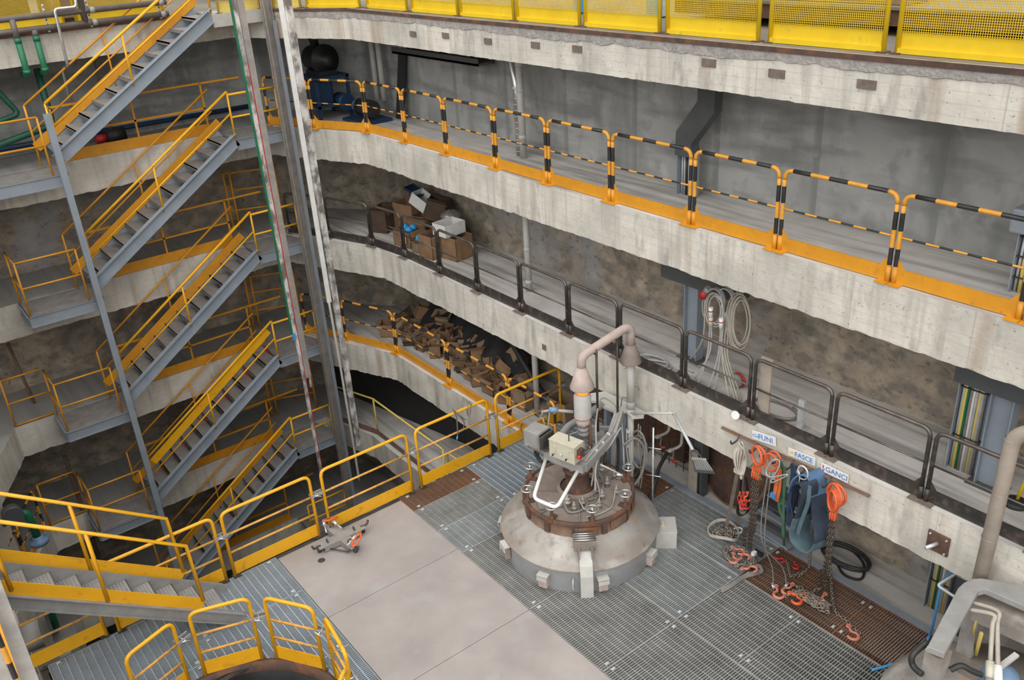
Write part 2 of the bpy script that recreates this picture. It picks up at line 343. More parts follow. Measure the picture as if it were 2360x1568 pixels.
M['blue_paint'] = mat('sky_blue_paint', (0.16, 0.26, 0.40), (0.12, 0.20, 0.32), 0.5, scale=7, obj=True)
M['deep_blue'] = mat('deep_blue_paint', (0.012, 0.045, 0.105), (0.010, 0.032, 0.075), 0.5, scale=5)
M['cyan'] = mat('bright_blue_plastic', (0.03, 0.36, 0.75), (0.03, 0.28, 0.62), 0.35, scale=8)
M['red'] = mat('red_paint', (0.55, 0.025, 0.02), (0.42, 0.02, 0.018), 0.4, scale=8)
M['card'] = mat('brown_cardboard', (0.28, 0.165, 0.09), (0.19, 0.11, 0.06), 0.9, scale=4, obj=True)
M['card_lt'] = mat('pale_cardboard', (0.33, 0.235, 0.15), (0.24, 0.165, 0.105), 0.9, scale=4, obj=True)
M['card_dk'] = mat('dark_cardboard', (0.10, 0.06, 0.038), (0.065, 0.042, 0.03), 0.9, scale=4, obj=True)
M['tin'] = mat('silver_bag', (0.42, 0.40, 0.38), (0.20, 0.19, 0.18), 0.35, 0.5, scale=16, obj=True)
M['black'] = mat('black_plastic', (0.022, 0.022, 0.024), (0.014, 0.014, 0.015), 0.5, scale=6)
M['duct'] = mat('dark_grey_duct', (0.11, 0.115, 0.12), (0.085, 0.09, 0.095), 0.5, 0.2, scale=4)
M['wood'] = mat('raw_timber', (0.30, 0.205, 0.115), (0.21, 0.14, 0.08), 0.8, scale=3, stretch=(1, 6, 6), obj=True)
M['strip_w'] = mat('stained_white_strip', (0.62, 0.60, 0.575), (0.16, 0.145, 0.13), 0.7, scale=5, stretch=(1, 1, 0.6), lo=0.42, hi=0.60)
M['strip_g'] = mat('grey_brown_strip', (0.34, 0.31, 0.285), (0.24, 0.22, 0.20), 0.6, scale=6)
M['hazard_blue'] = mat('sign_blue', (0.04, 0.20, 0.55), (0.04, 0.18, 0.5), 0.5, scale=8)
def emis(name, col, st):
    m = bpy.data.materials.new(name); m.use_nodes = True; p = m.node_tree.nodes['Principled BSDF']
    p.inputs['Base Color'].default_value = (*col, 1); p.inputs['Emission Color'].default_value = (*col, 1); p.inputs['Emission Strength'].default_value = st; return m
M['flame'] = emis('glowing_burner', (1.0, 0.15, 0.012), 1.3)

# ------------------------------------------------------------------ the setting
ZL = [6.954, 4.686, 2.332, -0.075, -2.441, -4.818]
XF, YL = 8.06, 17.78
def densify(poly, step):
    out = []
    for a, b in zip(poly[:-1], poly[1:]):
        a, b = Vector((*a, 0)), Vector((*b, 0)); k = max(1, int((b - a).length / step))
        for i in range(k): out.append(a + (b - a) * (i / k))
    out.append(Vector((*poly[-1], 0))); return out
def slab(name, edge, outer, z, th, jag=0.05, top_mi=1):
    """gallery slab: edge runs round the pit opening, its lower arris is broken and rough"""
    mb = MB(); E = densify(edge, 0.045); n = len(E)
    top = [V(p.x, p.y, z) for p in E]; bot = []; midl = []
    for i, p in enumerate(E):
        j = noise.noise(p * 0.8 + V(0, 0, z)) * jag * 0.2 + noise.noise(p * 4 + V(3, 0, z)) * jag * 0.14 + noise.noise(p * 11 + V(3, 5, z)) * jag * 0.45
        q = noise.noise(p * 5 + V(9, 2, z)) * 0.012
        bot.append(V(p.x + q, p.y + q, z - th + j)); midl.append(V(p.x + q * .4, p.y + q * .4, z - 0.06))
    O = [V(x, y, z) for x, y in outer]; OB = [V(x, y, z - th) for x, y in outer]
    vs = top + midl + bot + O + OB; a, b, c = n, 2 * n, 3 * n; k = len(O)
    mb.add(vs, [[i for i in range(n)] + [c + i for i in range(k)]], top_mi)
    mb.add(vs, [([b + i for i in range(n)] + [c + k + i for i in range(k)])[::-1]], 0)
    mb.add(vs, [(i, a + i, a + i + 1, i + 1) for i in range(n - 1)] + [(a + i, b + i, b + i + 1, a + i + 1) for i in range(n - 1)], 0)
    mb.add(vs, [(c + i, c + i + 1, c + k + i + 1, c + k + i) for i in range(k - 1)], 0)
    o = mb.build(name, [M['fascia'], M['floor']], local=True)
    return struct(o)
EDGE = [(XF, -3.5), (XF, 15.3), (7.02, YL), (1.02, YL), (-0.06, 15.4), (-0.06, 11.2)]
OUT = [(-1.7, 11.2), (-1.7, 19.6), (8.0, 19.6), (9.8, 17.4), (9.8, -3.5)]
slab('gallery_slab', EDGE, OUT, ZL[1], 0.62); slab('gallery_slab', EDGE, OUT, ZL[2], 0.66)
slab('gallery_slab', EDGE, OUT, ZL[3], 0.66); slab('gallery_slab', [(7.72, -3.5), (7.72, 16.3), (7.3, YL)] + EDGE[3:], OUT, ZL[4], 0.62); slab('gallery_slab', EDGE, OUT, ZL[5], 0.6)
slab('floor', [(7.9, -3.5), (7.9, 15.1), (6.95, 17.25), (6.95, 17.72), (1.0, 17.72), (-0.06, 15.3), (-0.06, 12.0)], [(-9, 12.0), (-9, 46), (42, 46), (42, -3.5)], ZL[0], 0.53, 0.02)
bpy.data.objects['floor'].data.materials[1] = M['floor_top']
mb = MB(); mb.bar((7.885, -3.5, 6.925), (7.885, 15.1, 6.925), 0.02, 0.05); mb.bar((7.885, 15.1, 6.925), (6.94, 17.24, 6.925), 0.02, 0.05); mb.bar((6.1, 17.705, 6.925), (1, 17.705, 6.925), 0.02, 0.05)
struct(mb.build('trim_1', M['rust_dark']))
E_ = densify([(7.9, -3.5), (7.9, 15.1), (6.95, 17.25)], .06); mb = MB(); vs = []
for i, p in enumerate(E_):
    t = (E_[min(i + 1, len(E_) - 1)] - E_[max(i - 1, 0)]).normalized(); q = p + V(-t.y, t.x, 0) * .012; k = noise.noise(p * 3) * .03 + noise.noise(p * 9) * .02 + noise.noise(p * .6) * .03
    vs += [V(q.x, q.y, 6.91), V(q.x + .002, q.y, 6.80 + k), V(p.x + .01, p.y, 6.79 + k)]
mb.add(vs, [(3 * i + j, 3 * i + j + 1, 3 * i + j + 4, 3 * i + j + 3) for i in range(len(E_) - 1) for j in (0, 1)]); struct(mb.build('trim_2', M['rough']))
def wallmesh(name, path, z0, z1, m, amp, step=0.16, fr=1.0):
    mb = MB(); P = densify(path, step); n = len(P); K = max(2, int((z1 - z0) / step)); vs = []
    for j in range(K + 1):
        z = z0 + (z1 - z0) * j / K
        for i, p in enumerate(P):
            q = V(p.x, p.y, z)
            d = amp * (noise.noise(q * 1.1 * fr) + 0.6 * noise.noise(q * 3.1 * fr) + 0.35 * noise.noise(q * 6.5 * fr)) if amp else 0
            t = (P[min(i + 1, n - 1)] - P[max(i - 1, 0)]).normalized(); vs.append(q + V(t.y, -t.x, 0) * d)
    mb.add(vs, [(j * n + i, j * n + i + 1, (j + 1) * n + i + 1, (j + 1) * n + i) for j in range(K) for i in range(n - 1)], 0, True)
    return struct(mb.build(name, m, local=True))
WP = [(9.68, -3.5), (9.68, 17.2), (7.9, 19.48), (-1.7, 19.48)]
WC = [(9.34, -3.5), (9.34, 17.0), (7.7, 19.2), (-1.7, 19.2)]
wallmesh('wall_upper', WC, ZL[1] - 0.02, ZL[0] - 0.5, M['wall'], 0.0, 0.6)
wallmesh('wall_rock', WP, ZL[3] - 0.05, ZL[1] - 0.55, M['rock'], 0.075, 0.11)
wallmesh('wall_lower', WP, -7.3, ZL[3] - 0.6, M['rock'], 0.06, 0.25)
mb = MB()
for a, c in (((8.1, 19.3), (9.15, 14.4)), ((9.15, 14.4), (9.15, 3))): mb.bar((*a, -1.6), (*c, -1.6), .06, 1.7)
struct(mb.build('deep_shade_panel', M['black']))  # black panels stand in for the shade at the back of the deep gallery
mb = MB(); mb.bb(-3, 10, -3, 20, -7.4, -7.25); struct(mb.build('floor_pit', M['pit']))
# side ledge at the foot of the near stair, and the concrete return under the left galleries
mb = MB(); mb.bb(-1.8, -0.06, 5.2, 10.75, 1.75, 2.2); struct(mb.build('ledge_slab', [M['ledge']]))
mb = MB(); mb.prism([(-1.7, 11.3), (-0.12, 15.3), (0.35, 16.5), (-1.7, 16.5)], -7.2, ZL[3] - 0.3); struct(mb.build('wall_left', M['fascia']))
mb = MB(); mb.bb(-1.7, -0.5, 10.7, 16.4, ZL[3], ZL[1] - 0.6); struct(mb.build('wall_side', M['rock']))

# ------------------------------------------------------------------ platform: carrying frame, kerb, plates, gratings
def ibeam(mb, a, b, h=0.26, wd=0.16):
    a, b = Vector(a), Vector(b); z = V(0, 0, 1)
    mb.bar(a - z * 0.008, b - z * 0.008, wd, 0.016); mb.bar(a - z * (h - .008), b - z * (h - .008), wd, 0.016); mb.bar(a - z * h / 2, b - z * h / 2, 0.012, h)
mb = MB()
for y in (10.6, 8.95, 7.3, 5.6, 3.95): ibeam(mb, (0.0, y, -0.035), (8.0, y, -0.035))
for x in (0.05, 1.6, 3.2, 5.35, 6.66, 7.9): ibeam(mb, (x, 3.0, -0.04), (x, 10.65, -0.04), 0.3)
struct(mb.build('platform_frame', M['dark_steel']))
mb = MB(); mb.bb(8.80, 8.90, 3.0, 10.65, -0.075, 0.012); struct(mb.build('kerb_angle', M['blue_steel']))
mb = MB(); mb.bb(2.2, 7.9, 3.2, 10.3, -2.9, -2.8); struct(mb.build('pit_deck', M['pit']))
mb = MB(); mb.bb(-1.8, 9.7, -3.5, 2.98, -0.12, -0.02); struct(mb.build('floor_near_blocker', M['plate']))  # unseen deck, added to keep light from entering the pit
mb = MB(); mb.bb(-1.8, -1.7, -3.5, 19.5, -7.3, -0.5); mb.bb(-1.8, 9.7, -3.6, -3.5, -7.3, -0.1); struct(mb.build('wall_near_blocker', M['pit']))  # out-of-view walls, added to block light and darken the pit
def plate(y0, y1, lab):
    mb = MB(); mb.bb(3.225, 5.335, y0 + .004, y1 - .004, -0.028, 0.004)
    return tag(mb.build('steel_plate', M['plate'], bevel=0.003), lab, 'floor plate', 'steel floor plates across the platform')
p0_ = plate(8.96, 10.56, 'brown-grey steel floor plate beneath the cross-shaped lifting beam'); plate(7.29, 8.96, 'brown-grey steel floor plate in the middle of the strip, left of the furnace'); plate(5.5, 7.29, 'nearest brown-grey steel floor plate, between the rail ring and the photo bottom')
c0_ = onz((741, 1292), .005); mb = MB(); mb.lathe(c0_, [(0, 0.0005), (.045, .0005), (.055, 0)], 16); mb.build('oil_stain', M['dark_steel'], p0_)
HOLE = (6.80, 7.92, 1.10)
def grating(x0, x1, y0, y1, m, lab, clips=True, rod=0.1, pitch=None, holes=((6.80, 7.92, 1.10),), well=(1.5, 7.75, 1.30)):
    mb = MB(); g = 0.006; x0 += g; x1 -= g; y0 += g; y1 -= g
    HS = list(holes) + ([well] if well else [])
    bt = .0042 if m is M['galv_dark'] else .0028
    pitch = .034 if m is M['galv_dark'] or m is M['rust_grate'] else .029
    def spans(c, a, b, alongx):
        sp = [(a, b)]
        for hx, hy, hr in HS:
            k = (c - hy) if alongx else (c - hx)
            if abs(k) >= hr: continue
            h = math.sqrt(hr * hr - k * k); lo, hi = ((hx - h, hx + h) if alongx else (hy - h, hy + h)); new = []
            for s0, s1 in sp:
                if hi <= s0 or lo >= s1: new.append((s0, s1)); continue
                if lo > s0: new.append((s0, lo))
                if hi < s1: new.append((hi, s1))
            sp = new
        return [q for q in sp if q[1] - q[0] > 0.01]
    k = int((y1 - y0) / pitch)
    for i in range(k + 1):
        y = y0 + (y1 - y0) * i / max(k, 1)
        for s0, s1 in spans(y, x0, x1, True): mb.bb(s0, s1, y - bt, y + bt, -0.036, 0.0)
    k = max(1, int(round((x1 - x0) / rod)))
    for i in range(k + 1):
        x = x0 + (x1 - x0) * i / k
        fine = m is not M['galv_blue']; wdt = (0.003 if fine else 0.0055) if 0 < i < k else 0.004
        for s0, s1 in spans(x, y0, y1, False): mb.bb(x - wdt, x + wdt, s0, s1, -0.012 if 0 < i < k else -0.03, -0.003 if fine and 0 < i < k else 0.002)
    for y in (y0, y1):
        for s0, s1 in spans(y, x0, x1, True): mb.bb(s0, s1, y - .004, y + .004, -0.03, 0.002)
    root = thing('floor_grating', ((x0 + x1) / 2, (y0 + y1) / 2, -0.03), lab, 'floor grating', 'floor gratings of the platform')
    mb.build('grid', m, root)
    if clips:
        for cx in (x0 + .12, x1 - .12):
            for cy in (y0 + .05, y1 - .05):
                if any(math.hypot(cx - hx, cy - hy) < hr + .06 for hx, hy, hr in HS): continue
                c = MB(); c.bb(cx - .028, cx + .028, cy - .018, cy + .018, 0.001, 0.012); c.tube([(cx, cy, 0.01), (cx, cy, 0.022)], 0.012, 6); c.build('clip', M['zinc'], root)
    return root
grating(5.34, 6.66, 10.17, 10.62, M['rust_grate'], 'rusty brown floor grating in front of the middle guard rails', rod=.1)
grating(5.34, 6.66, 9.51, 10.17, M['galv_dark'], 'grimy grey floor grating just in front of the left rusty grating')
grating(5.34, 6.66, 8.85, 9.51, M['galv'], 'grey floor grating left of the furnace, second row from the rusty one')
grating(5.34, 6.66, 7.30, 8.85, M['galv_dark'], 'grimy floor grating tucked round the left side of the furnace')
grating(6.66, 8.80, 9.40, 10.62, M['galv_blue'], 'bluish new floor grating behind the furnace beside the end guard rail', rod=.1)
grating(6.66, 8.10, 8.75, 9.40, M['galv_blue'], 'bluish floor grating right behind the furnace shoulder')
grating(8.10, 8.80, 7.90, 9.40, M['rust_grate'], 'rusty brown floor grating behind the furnace under the black hoses')
grating(7.90, 8.80, 5.90, 7.90, M['galv'], 'grey floor grating along the kerb under the hanging white sling')
grating(7.90, 8.80, 4.45, 5.90, M['rust_grate'], 'rusty brown floor grating under the hanging chains')
grating(7.90, 8.80, 3.00, 4.45, M['rust_grate'], 'rusty brown floor grating nearest the blue hose and the corner machine')
grating(6.66, 7.90, 5.90, 7.90, M['galv'], 'rust-flecked grey floor grating at the right foot of the furnace')
grating(6.66, 7.90, 4.90, 5.90, M['galv_dark'], 'grimy floor grating beside the chain hooks, right of the centre seam')
grating(6.66, 7.90, 3.00, 4.90, M['galv_dark'], 'grimy floor grating in front of the corner machine')
grating(5.34, 6.66, 5.88, 7.30, M['galv_dark'], 'grimy floor grating at the near foot of the furnace')
grating(5.34, 6.66, 4.40, 5.88, M['galv_dark'], 'grimy floor grating at the photo bottom, right of the steel plates')
grating(5.34, 6.66, 3.00, 4.40, M['galv_dark'], 'grimy floor grating lowest at the photo bottom edge')
grating(1.70, 3.215, 9.70, 10.62, M['galv_blue'], 'bluish floor grating at the foot of the near stair')
grating(1.70, 3.215, 8.35, 9.70, M['galv_blue'], 'bluish floor grating between the rail ring and the steel plates')
grating(1.70, 3.215, 6.90, 8.35, M['galv_blue'], 'bluish floor grating at the right edge of the round well')
grating(0.06, 1.70, 9.30, 10.62, M['galv_blue'], 'bluish floor grating beneath the near stair')
grating(0.06, 1.70, 6.90, 9.30, M['galv_blue'], 'bluish floor grating left of the round well')
# well under the rail ring
mb = MB(); mb.lathe((1.5, 7.75, 0), [(1.25, -0.12), (1.25, 0.03), (1.31, 0.03), (1.31, -0.35), (1.28, -0.35)], 64)
root = thing('round_well', (1.5, 7.75, -0.5), 'rust-brown steel rim round the dark well inside the yellow rail ring', 'well')
mb.build('rim', M['rust_dark'], root)
mb = MB()
for a, z in ((0.4, -0.7), (1.9, -0.55), (2.8, -0.8)):
    p = V(1.5, 7.75, z); q = V(math.cos(a), math.sin(a), 0); mb.bar(p - q * 1.15, p + q * 1.15, 0.16, 0.12)
mb.build('brace', M['mid_steel'], root)
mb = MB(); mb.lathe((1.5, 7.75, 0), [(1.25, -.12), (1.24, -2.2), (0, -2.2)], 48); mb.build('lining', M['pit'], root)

# ------------------------------------------------------------------ guard rails
def hoop_panel(L, H, style, name, lab, grp):
    """one guard rail panel, standing on z=0 along local x"""
    root = thing(name, (0, 0, 0), lab, 'guard rail', grp); h = L / 2 - 0.035; R = 0.11
    path = fillet([(-h, 0, 0), (-h, 0, H), (h, 0, H), (h, 0, 0)], R, 5)
    if style == 'platform':
        b = MB(); b.tube(path, 0.0245, 10); b.build('frame', M['yellow'], root, local=True)
        for z in (H * .66, H * .38):
            b = MB(); b.tube([(-h, 0, z), (h, 0, z)], 0.017, 8); b.build('mid_rail', M['yellow_worn'], root, local=True)
        b = MB(); b.bb(-h, h, -.004, .004, 0.03, 0.235); b.build('toe_board', M['yellow'], root, local=True)
        for s in (-1, 1):
            b = MB(); b.bb(s * (h - .08), s * (h + .030), -.05, .05, 0.0, 0.012); b.tube([(s * h - s * .05, .03, .012), (s * h - s * .05, .03, .03)], 0.012, 6); b.build('base_plate', M['dark_steel'], root, local=True)
        b = MB(); z = H * .68; b.bb(h - .03, h + .17, -.045, -.03, z - .02, z + .025); b.bb(h - .03, h + .17, .03, .045, z - .02, z + .025)
        c = b.build('clamp', M['mid_steel'], root, local=True)
        b = MB(); b.tube([(h + .07, -.07, z), (h + .07, .07, z)], 0.009, 6); b.tube([(h + .02, -.075, z + .03), (h + .12, -.075, z - .03)], 0.008, 6); b.build('bolt', M['zinc'], c, local=True)
    else:
        if style == 'dark': mf, mm, mt = [M['dark_rail'], M['rail_top']], M['rail_top'], M['dark_rail']
        else: mf, mm, mt = [M['stripe_y'], M['stripe_k']], None, M['orange_yel']
        b = MB()
        if style == 'dark':
            ids = [1 if (p.z + q.z) / 2 > H - R * .6 else 0 for p, q in zip(path[:-1], path[1:])]; b.tube(path, 0.024, 10, mids=ids + [0])
        else:
            up = [p for p in path if p.z > H - R - 1e-4]
            yl = lambda s: [(s * h, 0, 0), (s * h, 0, H - R)]
            for s in (-1, 1):
                q, ids = striped(yl(s), (H - R) / 4.4); b.tube(q, 0.0245, 10, mids=ids + [ids[-1]])
            arcL = [p for p in up if p.x < -h + R + 1e-4]; arcR = [p for p in up if p.x > h - R - 1e-4]
            b.tube(arcL, 0.0245, 10, mi=0); b.tube(arcR, 0.0245, 10, mi=0)
            k = 5 if L < 1.7 else 7
            q, ids = striped([(-h + R, 0, H), (h - R, 0, H)], (2 * h - 2 * R) / k); b.tube(q, 0.0235, 10, mids=[1 - i for i in ids] + [1])
        b.build('frame', mf, root, local=True)
        b = MB(); z = H * .53
        if style == 'dark': b.tube([(-h, 0, z), (h, 0, z)], 0.012, 6); b.build('mid_rail', mm, root, local=True)
        else:
            q, ids = striped([(-h, 0, z), (h, 0, z)], 2 * h / 9.0); b.tube(q, 0.0115, 6, mids=ids + [0]); b.build('mid_rail', mf, root, local=True)
        b = MB(); b.bb(-h, h, -.004, .004, 0.01, 0.16); b.bar((-h, .014, .16), (h, .014, .16), .03, .006); b.build('toe_board', mt, root, local=True)
        for s in (-1, 1):
            b = MB(); b.add([(s * h, -.004, .16), (s * (h - .11), -.004, .16), (s * h, -.004, .30), (s * h, .004, .16), (s * (h - .11), .004, .16), (s * h, .004, .30)], [(0, 1, 2), (3, 5, 4), (0, 3, 4, 1), (1, 4, 5, 2), (2, 5, 3, 0)])
            b.tube([(s * h, 0, 0), (s * h, 0, .17)], 0.030, 10); b.build('gusset', mt, root, local=True)
            b = MB(); b.bb(s * (h - .10), s * (h + .030), -.09, .05, 0.0, 0.012); b.build('base_plate', mt if style != 'dark' else M['cast_plate'], root, local=True)
    return root
def rail_run(pts, z, H, style, name, group, labfn):
    proto = None; k = 0
    for a, b in pts:
        a, b = V(*a, z), V(*b, z); L = (b - a).length; c = (a + b) / 2; rz = math.atan2(b.y - a.y, b.x - a.x)
        p = hoop_panel(L, H, style, name, labfn(k), group); p.location = c; p.rotation_euler = (0, 0, rz); k += 1
ins = 0.07
def chain(P): return list(zip(P[:-1], P[1:]))
X1 = XF + ins
R1 = chain([(7.12, 17.62), (7.56, 16.47), (X1 - .03, 15.25), (X1, 13.92), (X1, 12.60), (X1, 11.21), (X1, 9.92), (X1, 8.58), (X1, 7.14), (X1, 5.85), (X1, 4.44), (X1, 3.12), (X1, 1.7)])
W1 = ['half hidden behind the tall stained strip', 'in front of the blue machine', 'just right of the blue machine corner', 'third to the left of the spiral duct', 'second to the left of the spiral duct', 'directly left of the spiral duct', 'in front of the spiral metal duct', 'between the metal duct and dark duct', 'at the foot of the dark bent cable duct', 'first one right of the dark bent duct', 'second one right of the dark bent duct', 'rightmost of its row at the photo edge']
rail_run(R1, ZL[1], 0.945, 'stripe', 'striped_guard_rail', 'yellow and black guard rails of the upper gallery', lambda k: 'yellow-and-black guard rail on the upper gallery, ' + W1[k])
R2 = chain([(7.16, 17.68), (7.62, 16.70), (8.02, 15.53), (X1, 14.45), (X1, 13.2), (X1, 12.0), (X1, 10.77), (X1, 9.57), (X1, 8.45), (X1, 7.2), (X1, 6.06), (X1, 4.91), (X1, 3.73), (X1, 2.5), (X1, 1.3)])
W2 = ['behind the tall posts at the far corner', 'in front of the box holding blue wrappers', 'in front of the white-topped box stack', 'first one clear of the cardboard boxes', 'second one clear of the cardboard boxes', 'left of the slim drain pipe', 'crossing the slim drain pipe', 'right of the slim drain pipe', 'left of the bent exhaust pipe', 'behind the bent exhaust pipe and cable heap', 'in front of the hanging cable loops', 'with a board leaning on it', 'above the FASCE and GANCI signs', 'crossed by the tan elbow pipe', 'beyond the tan elbow pipe at the photo edge']
rail_run(R2, ZL[2], 0.885, 'dark', 'dark_guard_rail', 'dark bare guard rails of the middle gallery', lambda k: 'dark steel guard rail on the middle gallery, ' + W2[k])
R3 = chain([(7.16, 17.72), (7.64, 16.70), (X1, 15.28), (X1, 13.27), (X1, 11.31), (X1, 9.98)])
W3 = ['farthest, behind the tall corner posts', 'at the corner before the dark heap of boxes', 'before the left part of the cardboard heap', 'before the right part of the cardboard heap', 'nearest, crossing behind the platform end rail']
rail_run(R3, ZL[3], 0.96, 'stripe', 'striped_guard_rail', 'yellow and black guard rails of the lower gallery', lambda k: 'yellow-and-black guard rail on the lower gallery, ' + W3[k])
R4 = [((2.44 - 1.5, 10.62), (2.50, 10.62)), ((2.56, 10.62), (3.97, 10.62)), ((4.09, 10.62), (5.64, 10.62)), ((5.74, 10.62), (7.21, 10.62)), ((7.32, 10.62), (8.80, 10.62)), ((-0.55, 10.66), (0.85, 10.66))]
W4 = ['behind the foot of the near stair', 'first one right of the near stair', 'behind the cross-shaped lifting beam', 'with a grey strap tied on it', 'last one, by the burner', 'leftmost, under the near stair']
rail_run(R4, 0.0, 1.10, 'platform', 'yellow_guard_rail', 'yellow guard rails along the platform edge', lambda k: 'yellow tubular guard rail on the platform edge, ' + W4[k])
wc = V(1.5, 7.75, 0)
def ringp(a): a = math.radians(a); return (wc.x + 1.33 * math.cos(a), wc.y + 1.33 * math.sin(a))
R5 = [(ringp(125), ringp(94)), (ringp(88), ringp(54.5)), (ringp(49), ringp(16)), (ringp(9), ringp(-24)), (ringp(-30), ringp(-62))]
W5 = ['leftmost, beside the bluish gratings', 'below the near stair', 'facing the steel plates', 'seen end-on at its right', 'nearest, mostly below the photo edge']
rail_run(R5, 0.0, 1.02, 'platform', 'yellow_guard_rail', 'yellow guard rails round the well', lambda k: 'yellow tubular guard rail of the ring round the well, ' + W5[k])
R6 = chain([(0.10, 15.95), (0.42, 16.65), (0.95, 17.82)])
rail_run(R6, ZL[4], 0.95, 'stripe', 'striped_guard_rail', 'yellow and black guard rails deep in the left corner', lambda k: 'yellow-and-black guard rail deep in the left corner below the near stair, ' + ['nearer one', 'farther one'][k])
rail_run([((0.75, 17.5), (1.25, 17.86))], ZL[2], 0.95, 'stripe', 'striped_guard_rail', 'yellow and black guard rail at the left photo edge', lambda k: 'short yellow-and-black guard rail at the left photo edge, left of a grey stair landing')
rail_run([((-0.22, 9.3), (-0.22, 7.6))], 2.2, 0.95, 'stripe', 'striped_guard_rail', 'yellow and black guard rail in the lower left photo corner', lambda k: 'yellow-and-black guard rail in the lower left photo corner on the concrete ledge')

t = thing('yellow_guard_rail', (7.85, 15, ZL[4]), 'thin faded yellow guard rail on the deep gallery below the cardboard heap', 'guard rail')
b = MB(); z = ZL[4]; P = [V(7.42, 17.6, z), V(7.85, 16.2, z), V(7.85, 13.35, z)]; u = V(0, 0, .95)
b.tube([p + u for p in P], .022, 8)
for p in P[1:]: b.tube([p, p + u], .022, 8)
b.tube(fillet([V(7.85, 13.2, z), V(7.85, 13.2, z + .95), V(7.85, 11.2, z + .95)], .1), .022, 8); b.build('frame', M['mesh_pale'], t)
b = MB(); b.bar((7.83, 16.2, z + .08), (7.83, 11.2, z + .08), .006, .14); b.bar((7.4, 17.6, z + .08), (7.83, 16.2, z + .08), .006, .14); b.build('kick_board', M['rust'], t)
# ------------------------------------------------------------------ stair tower on the left
def channel(mb, a, b, h, out, t=0.012, fl=0.07):
    """channel section from a to b (top edge line), web at a/b, flanges towards out"""
    a, b, out = Vector(a), Vector(b), Vector(out); z = V(0, 0, 1)
    mb.bar(a - z * h / 2, b - z * h / 2, t, h); mb.bar(a + out * fl / 2 - z * t / 2, b + out * fl / 2 - z * t / 2, fl, t); mb.bar(a + out * fl / 2 - z * (h - t / 2), b + out * fl / 2 - z * (h - t / 2), fl, t)
YN, YI = 16.87, 17.62
FLW = ['top flight of the grey stair tower with orange rails, rising to the mesh-fenced floor', 'second flight of the grey stair tower from the top, ending at the upper gallery', 'third flight of the grey stair tower, middle of the tower', 'fourth flight of the grey stair tower, with red-marked risers', 'lowest flight of the grey stair tower, seen through the platform rails']
for k in range(1, 6):
    zb, zt = ZL[k], ZL[k - 1]; root = thing('stair_flight', (3.0, YN, zb), FLW[k - 1], 'stairs', 'flights of the stair tower')
    a0, a1 = zb + 0.42, zt + 0.12
    x0, x1 = 3.0, 6.1
    for y, s in ((YN, -1), (YI, 1)):
        b = MB(); channel(b, (x0, y, a0), (x1, y, a1), 0.25, (0, s, 0)); b.build('stringer', M['blue_steel'], root)
    n = 11
    for i in range(n):
        x = x0 + 0.10 + (x1 - x0 - .1) * i / n; z = a0 + (a1 - a0) / (x1 - x0) * (x + .12 - x0) - .05
        b = MB(); b.bb(x - .03, x + .25, YN + .01, YI - .01, z - .03, z); b.bb(x - .03, x - .02, YN + .01, YI - .01, z - .06, z)
        if k == 4 and i % 2 == 0: b.bb(x + .245, x + .25, YI - .30, YI - .02, z, z + .12, 1)
        b.build('tread', [M['tread'], M['red']], root)
    sl = (a1 - a0) / (x1 - x0)
    def zr(x): return a0 + sl * (x - x0)
    b = MB(); h = 0.78
    pts = [(x0 - .02, YN, zb + .25), (x0 - .02, YN, zr(x0) + h), (x1, YN, zr(x1) + h), (x1, YN, zr(x1) - .1)]
    b.tube([pts[1], pts[2]], 0.026, 8); b.tube([pts[1], pts[0]], 0.019, 6); b.tube([pts[2], pts[3]], 0.02, 6)
    b.tube([(x0, YN, zr(x0) + h * .48), (x1, YN, zr(x1) + h * .48)], 0.018, 6); b.tube([(4.47, YN, zr(4.47) - .1), (4.47, YN, zr(4.47) + h)], 0.021, 6)
    b.build('handrail', M['yellow'], root)
    b = MB(); xb = 2.78
    b.tube([(xb, YI, zr(xb) + h + .05), (x1 - .1, YI, zr(x1) + h - .02)], 0.02, 8); b.tube([(xb, YI, zr(xb) + h + .05), (xb, YI, zb + .05)], 0.02, 6)
    b.tube([(xb, YI, zr(xb) + h * .48), (x1 - .1, YI, zr(x1) + h * .44)], 0.016, 6); b.tube([(4.36, YI, zr(4.36) - .1), (4.36, YI, zr(4.36) + h)], 0.018, 6)
    b.build('handrail', M['orange_yel'], root)
    b = MB(); b.bar((xb, YI - .02, zr(xb) + .10), (x1, YI - .02, zr(x1) + .12), 0.012, 0.17); b.build('kick_board', M['orange_yel'], root)
    if k in (3, 4):
        b = MB(); b.bar((x0 + .1, YN + .02, zr(x0) + h * .84), (x1 - (1.4 if k == 3 else .1), YN + .02, zr(x1 - (1.4 if k == 3 else .1)) + h * .84), 0.012, 0.17)
        if k == 4: b.build('hand_board', M['yellow'], root)
LDR = ['at the head of the second flight, by the upper gallery', 'at the head of the third flight, by the middle gallery', 'at the head of the fourth flight, by the lower gallery', 'at the head of the lowest flight', 'deepest, seen through the platform rails']
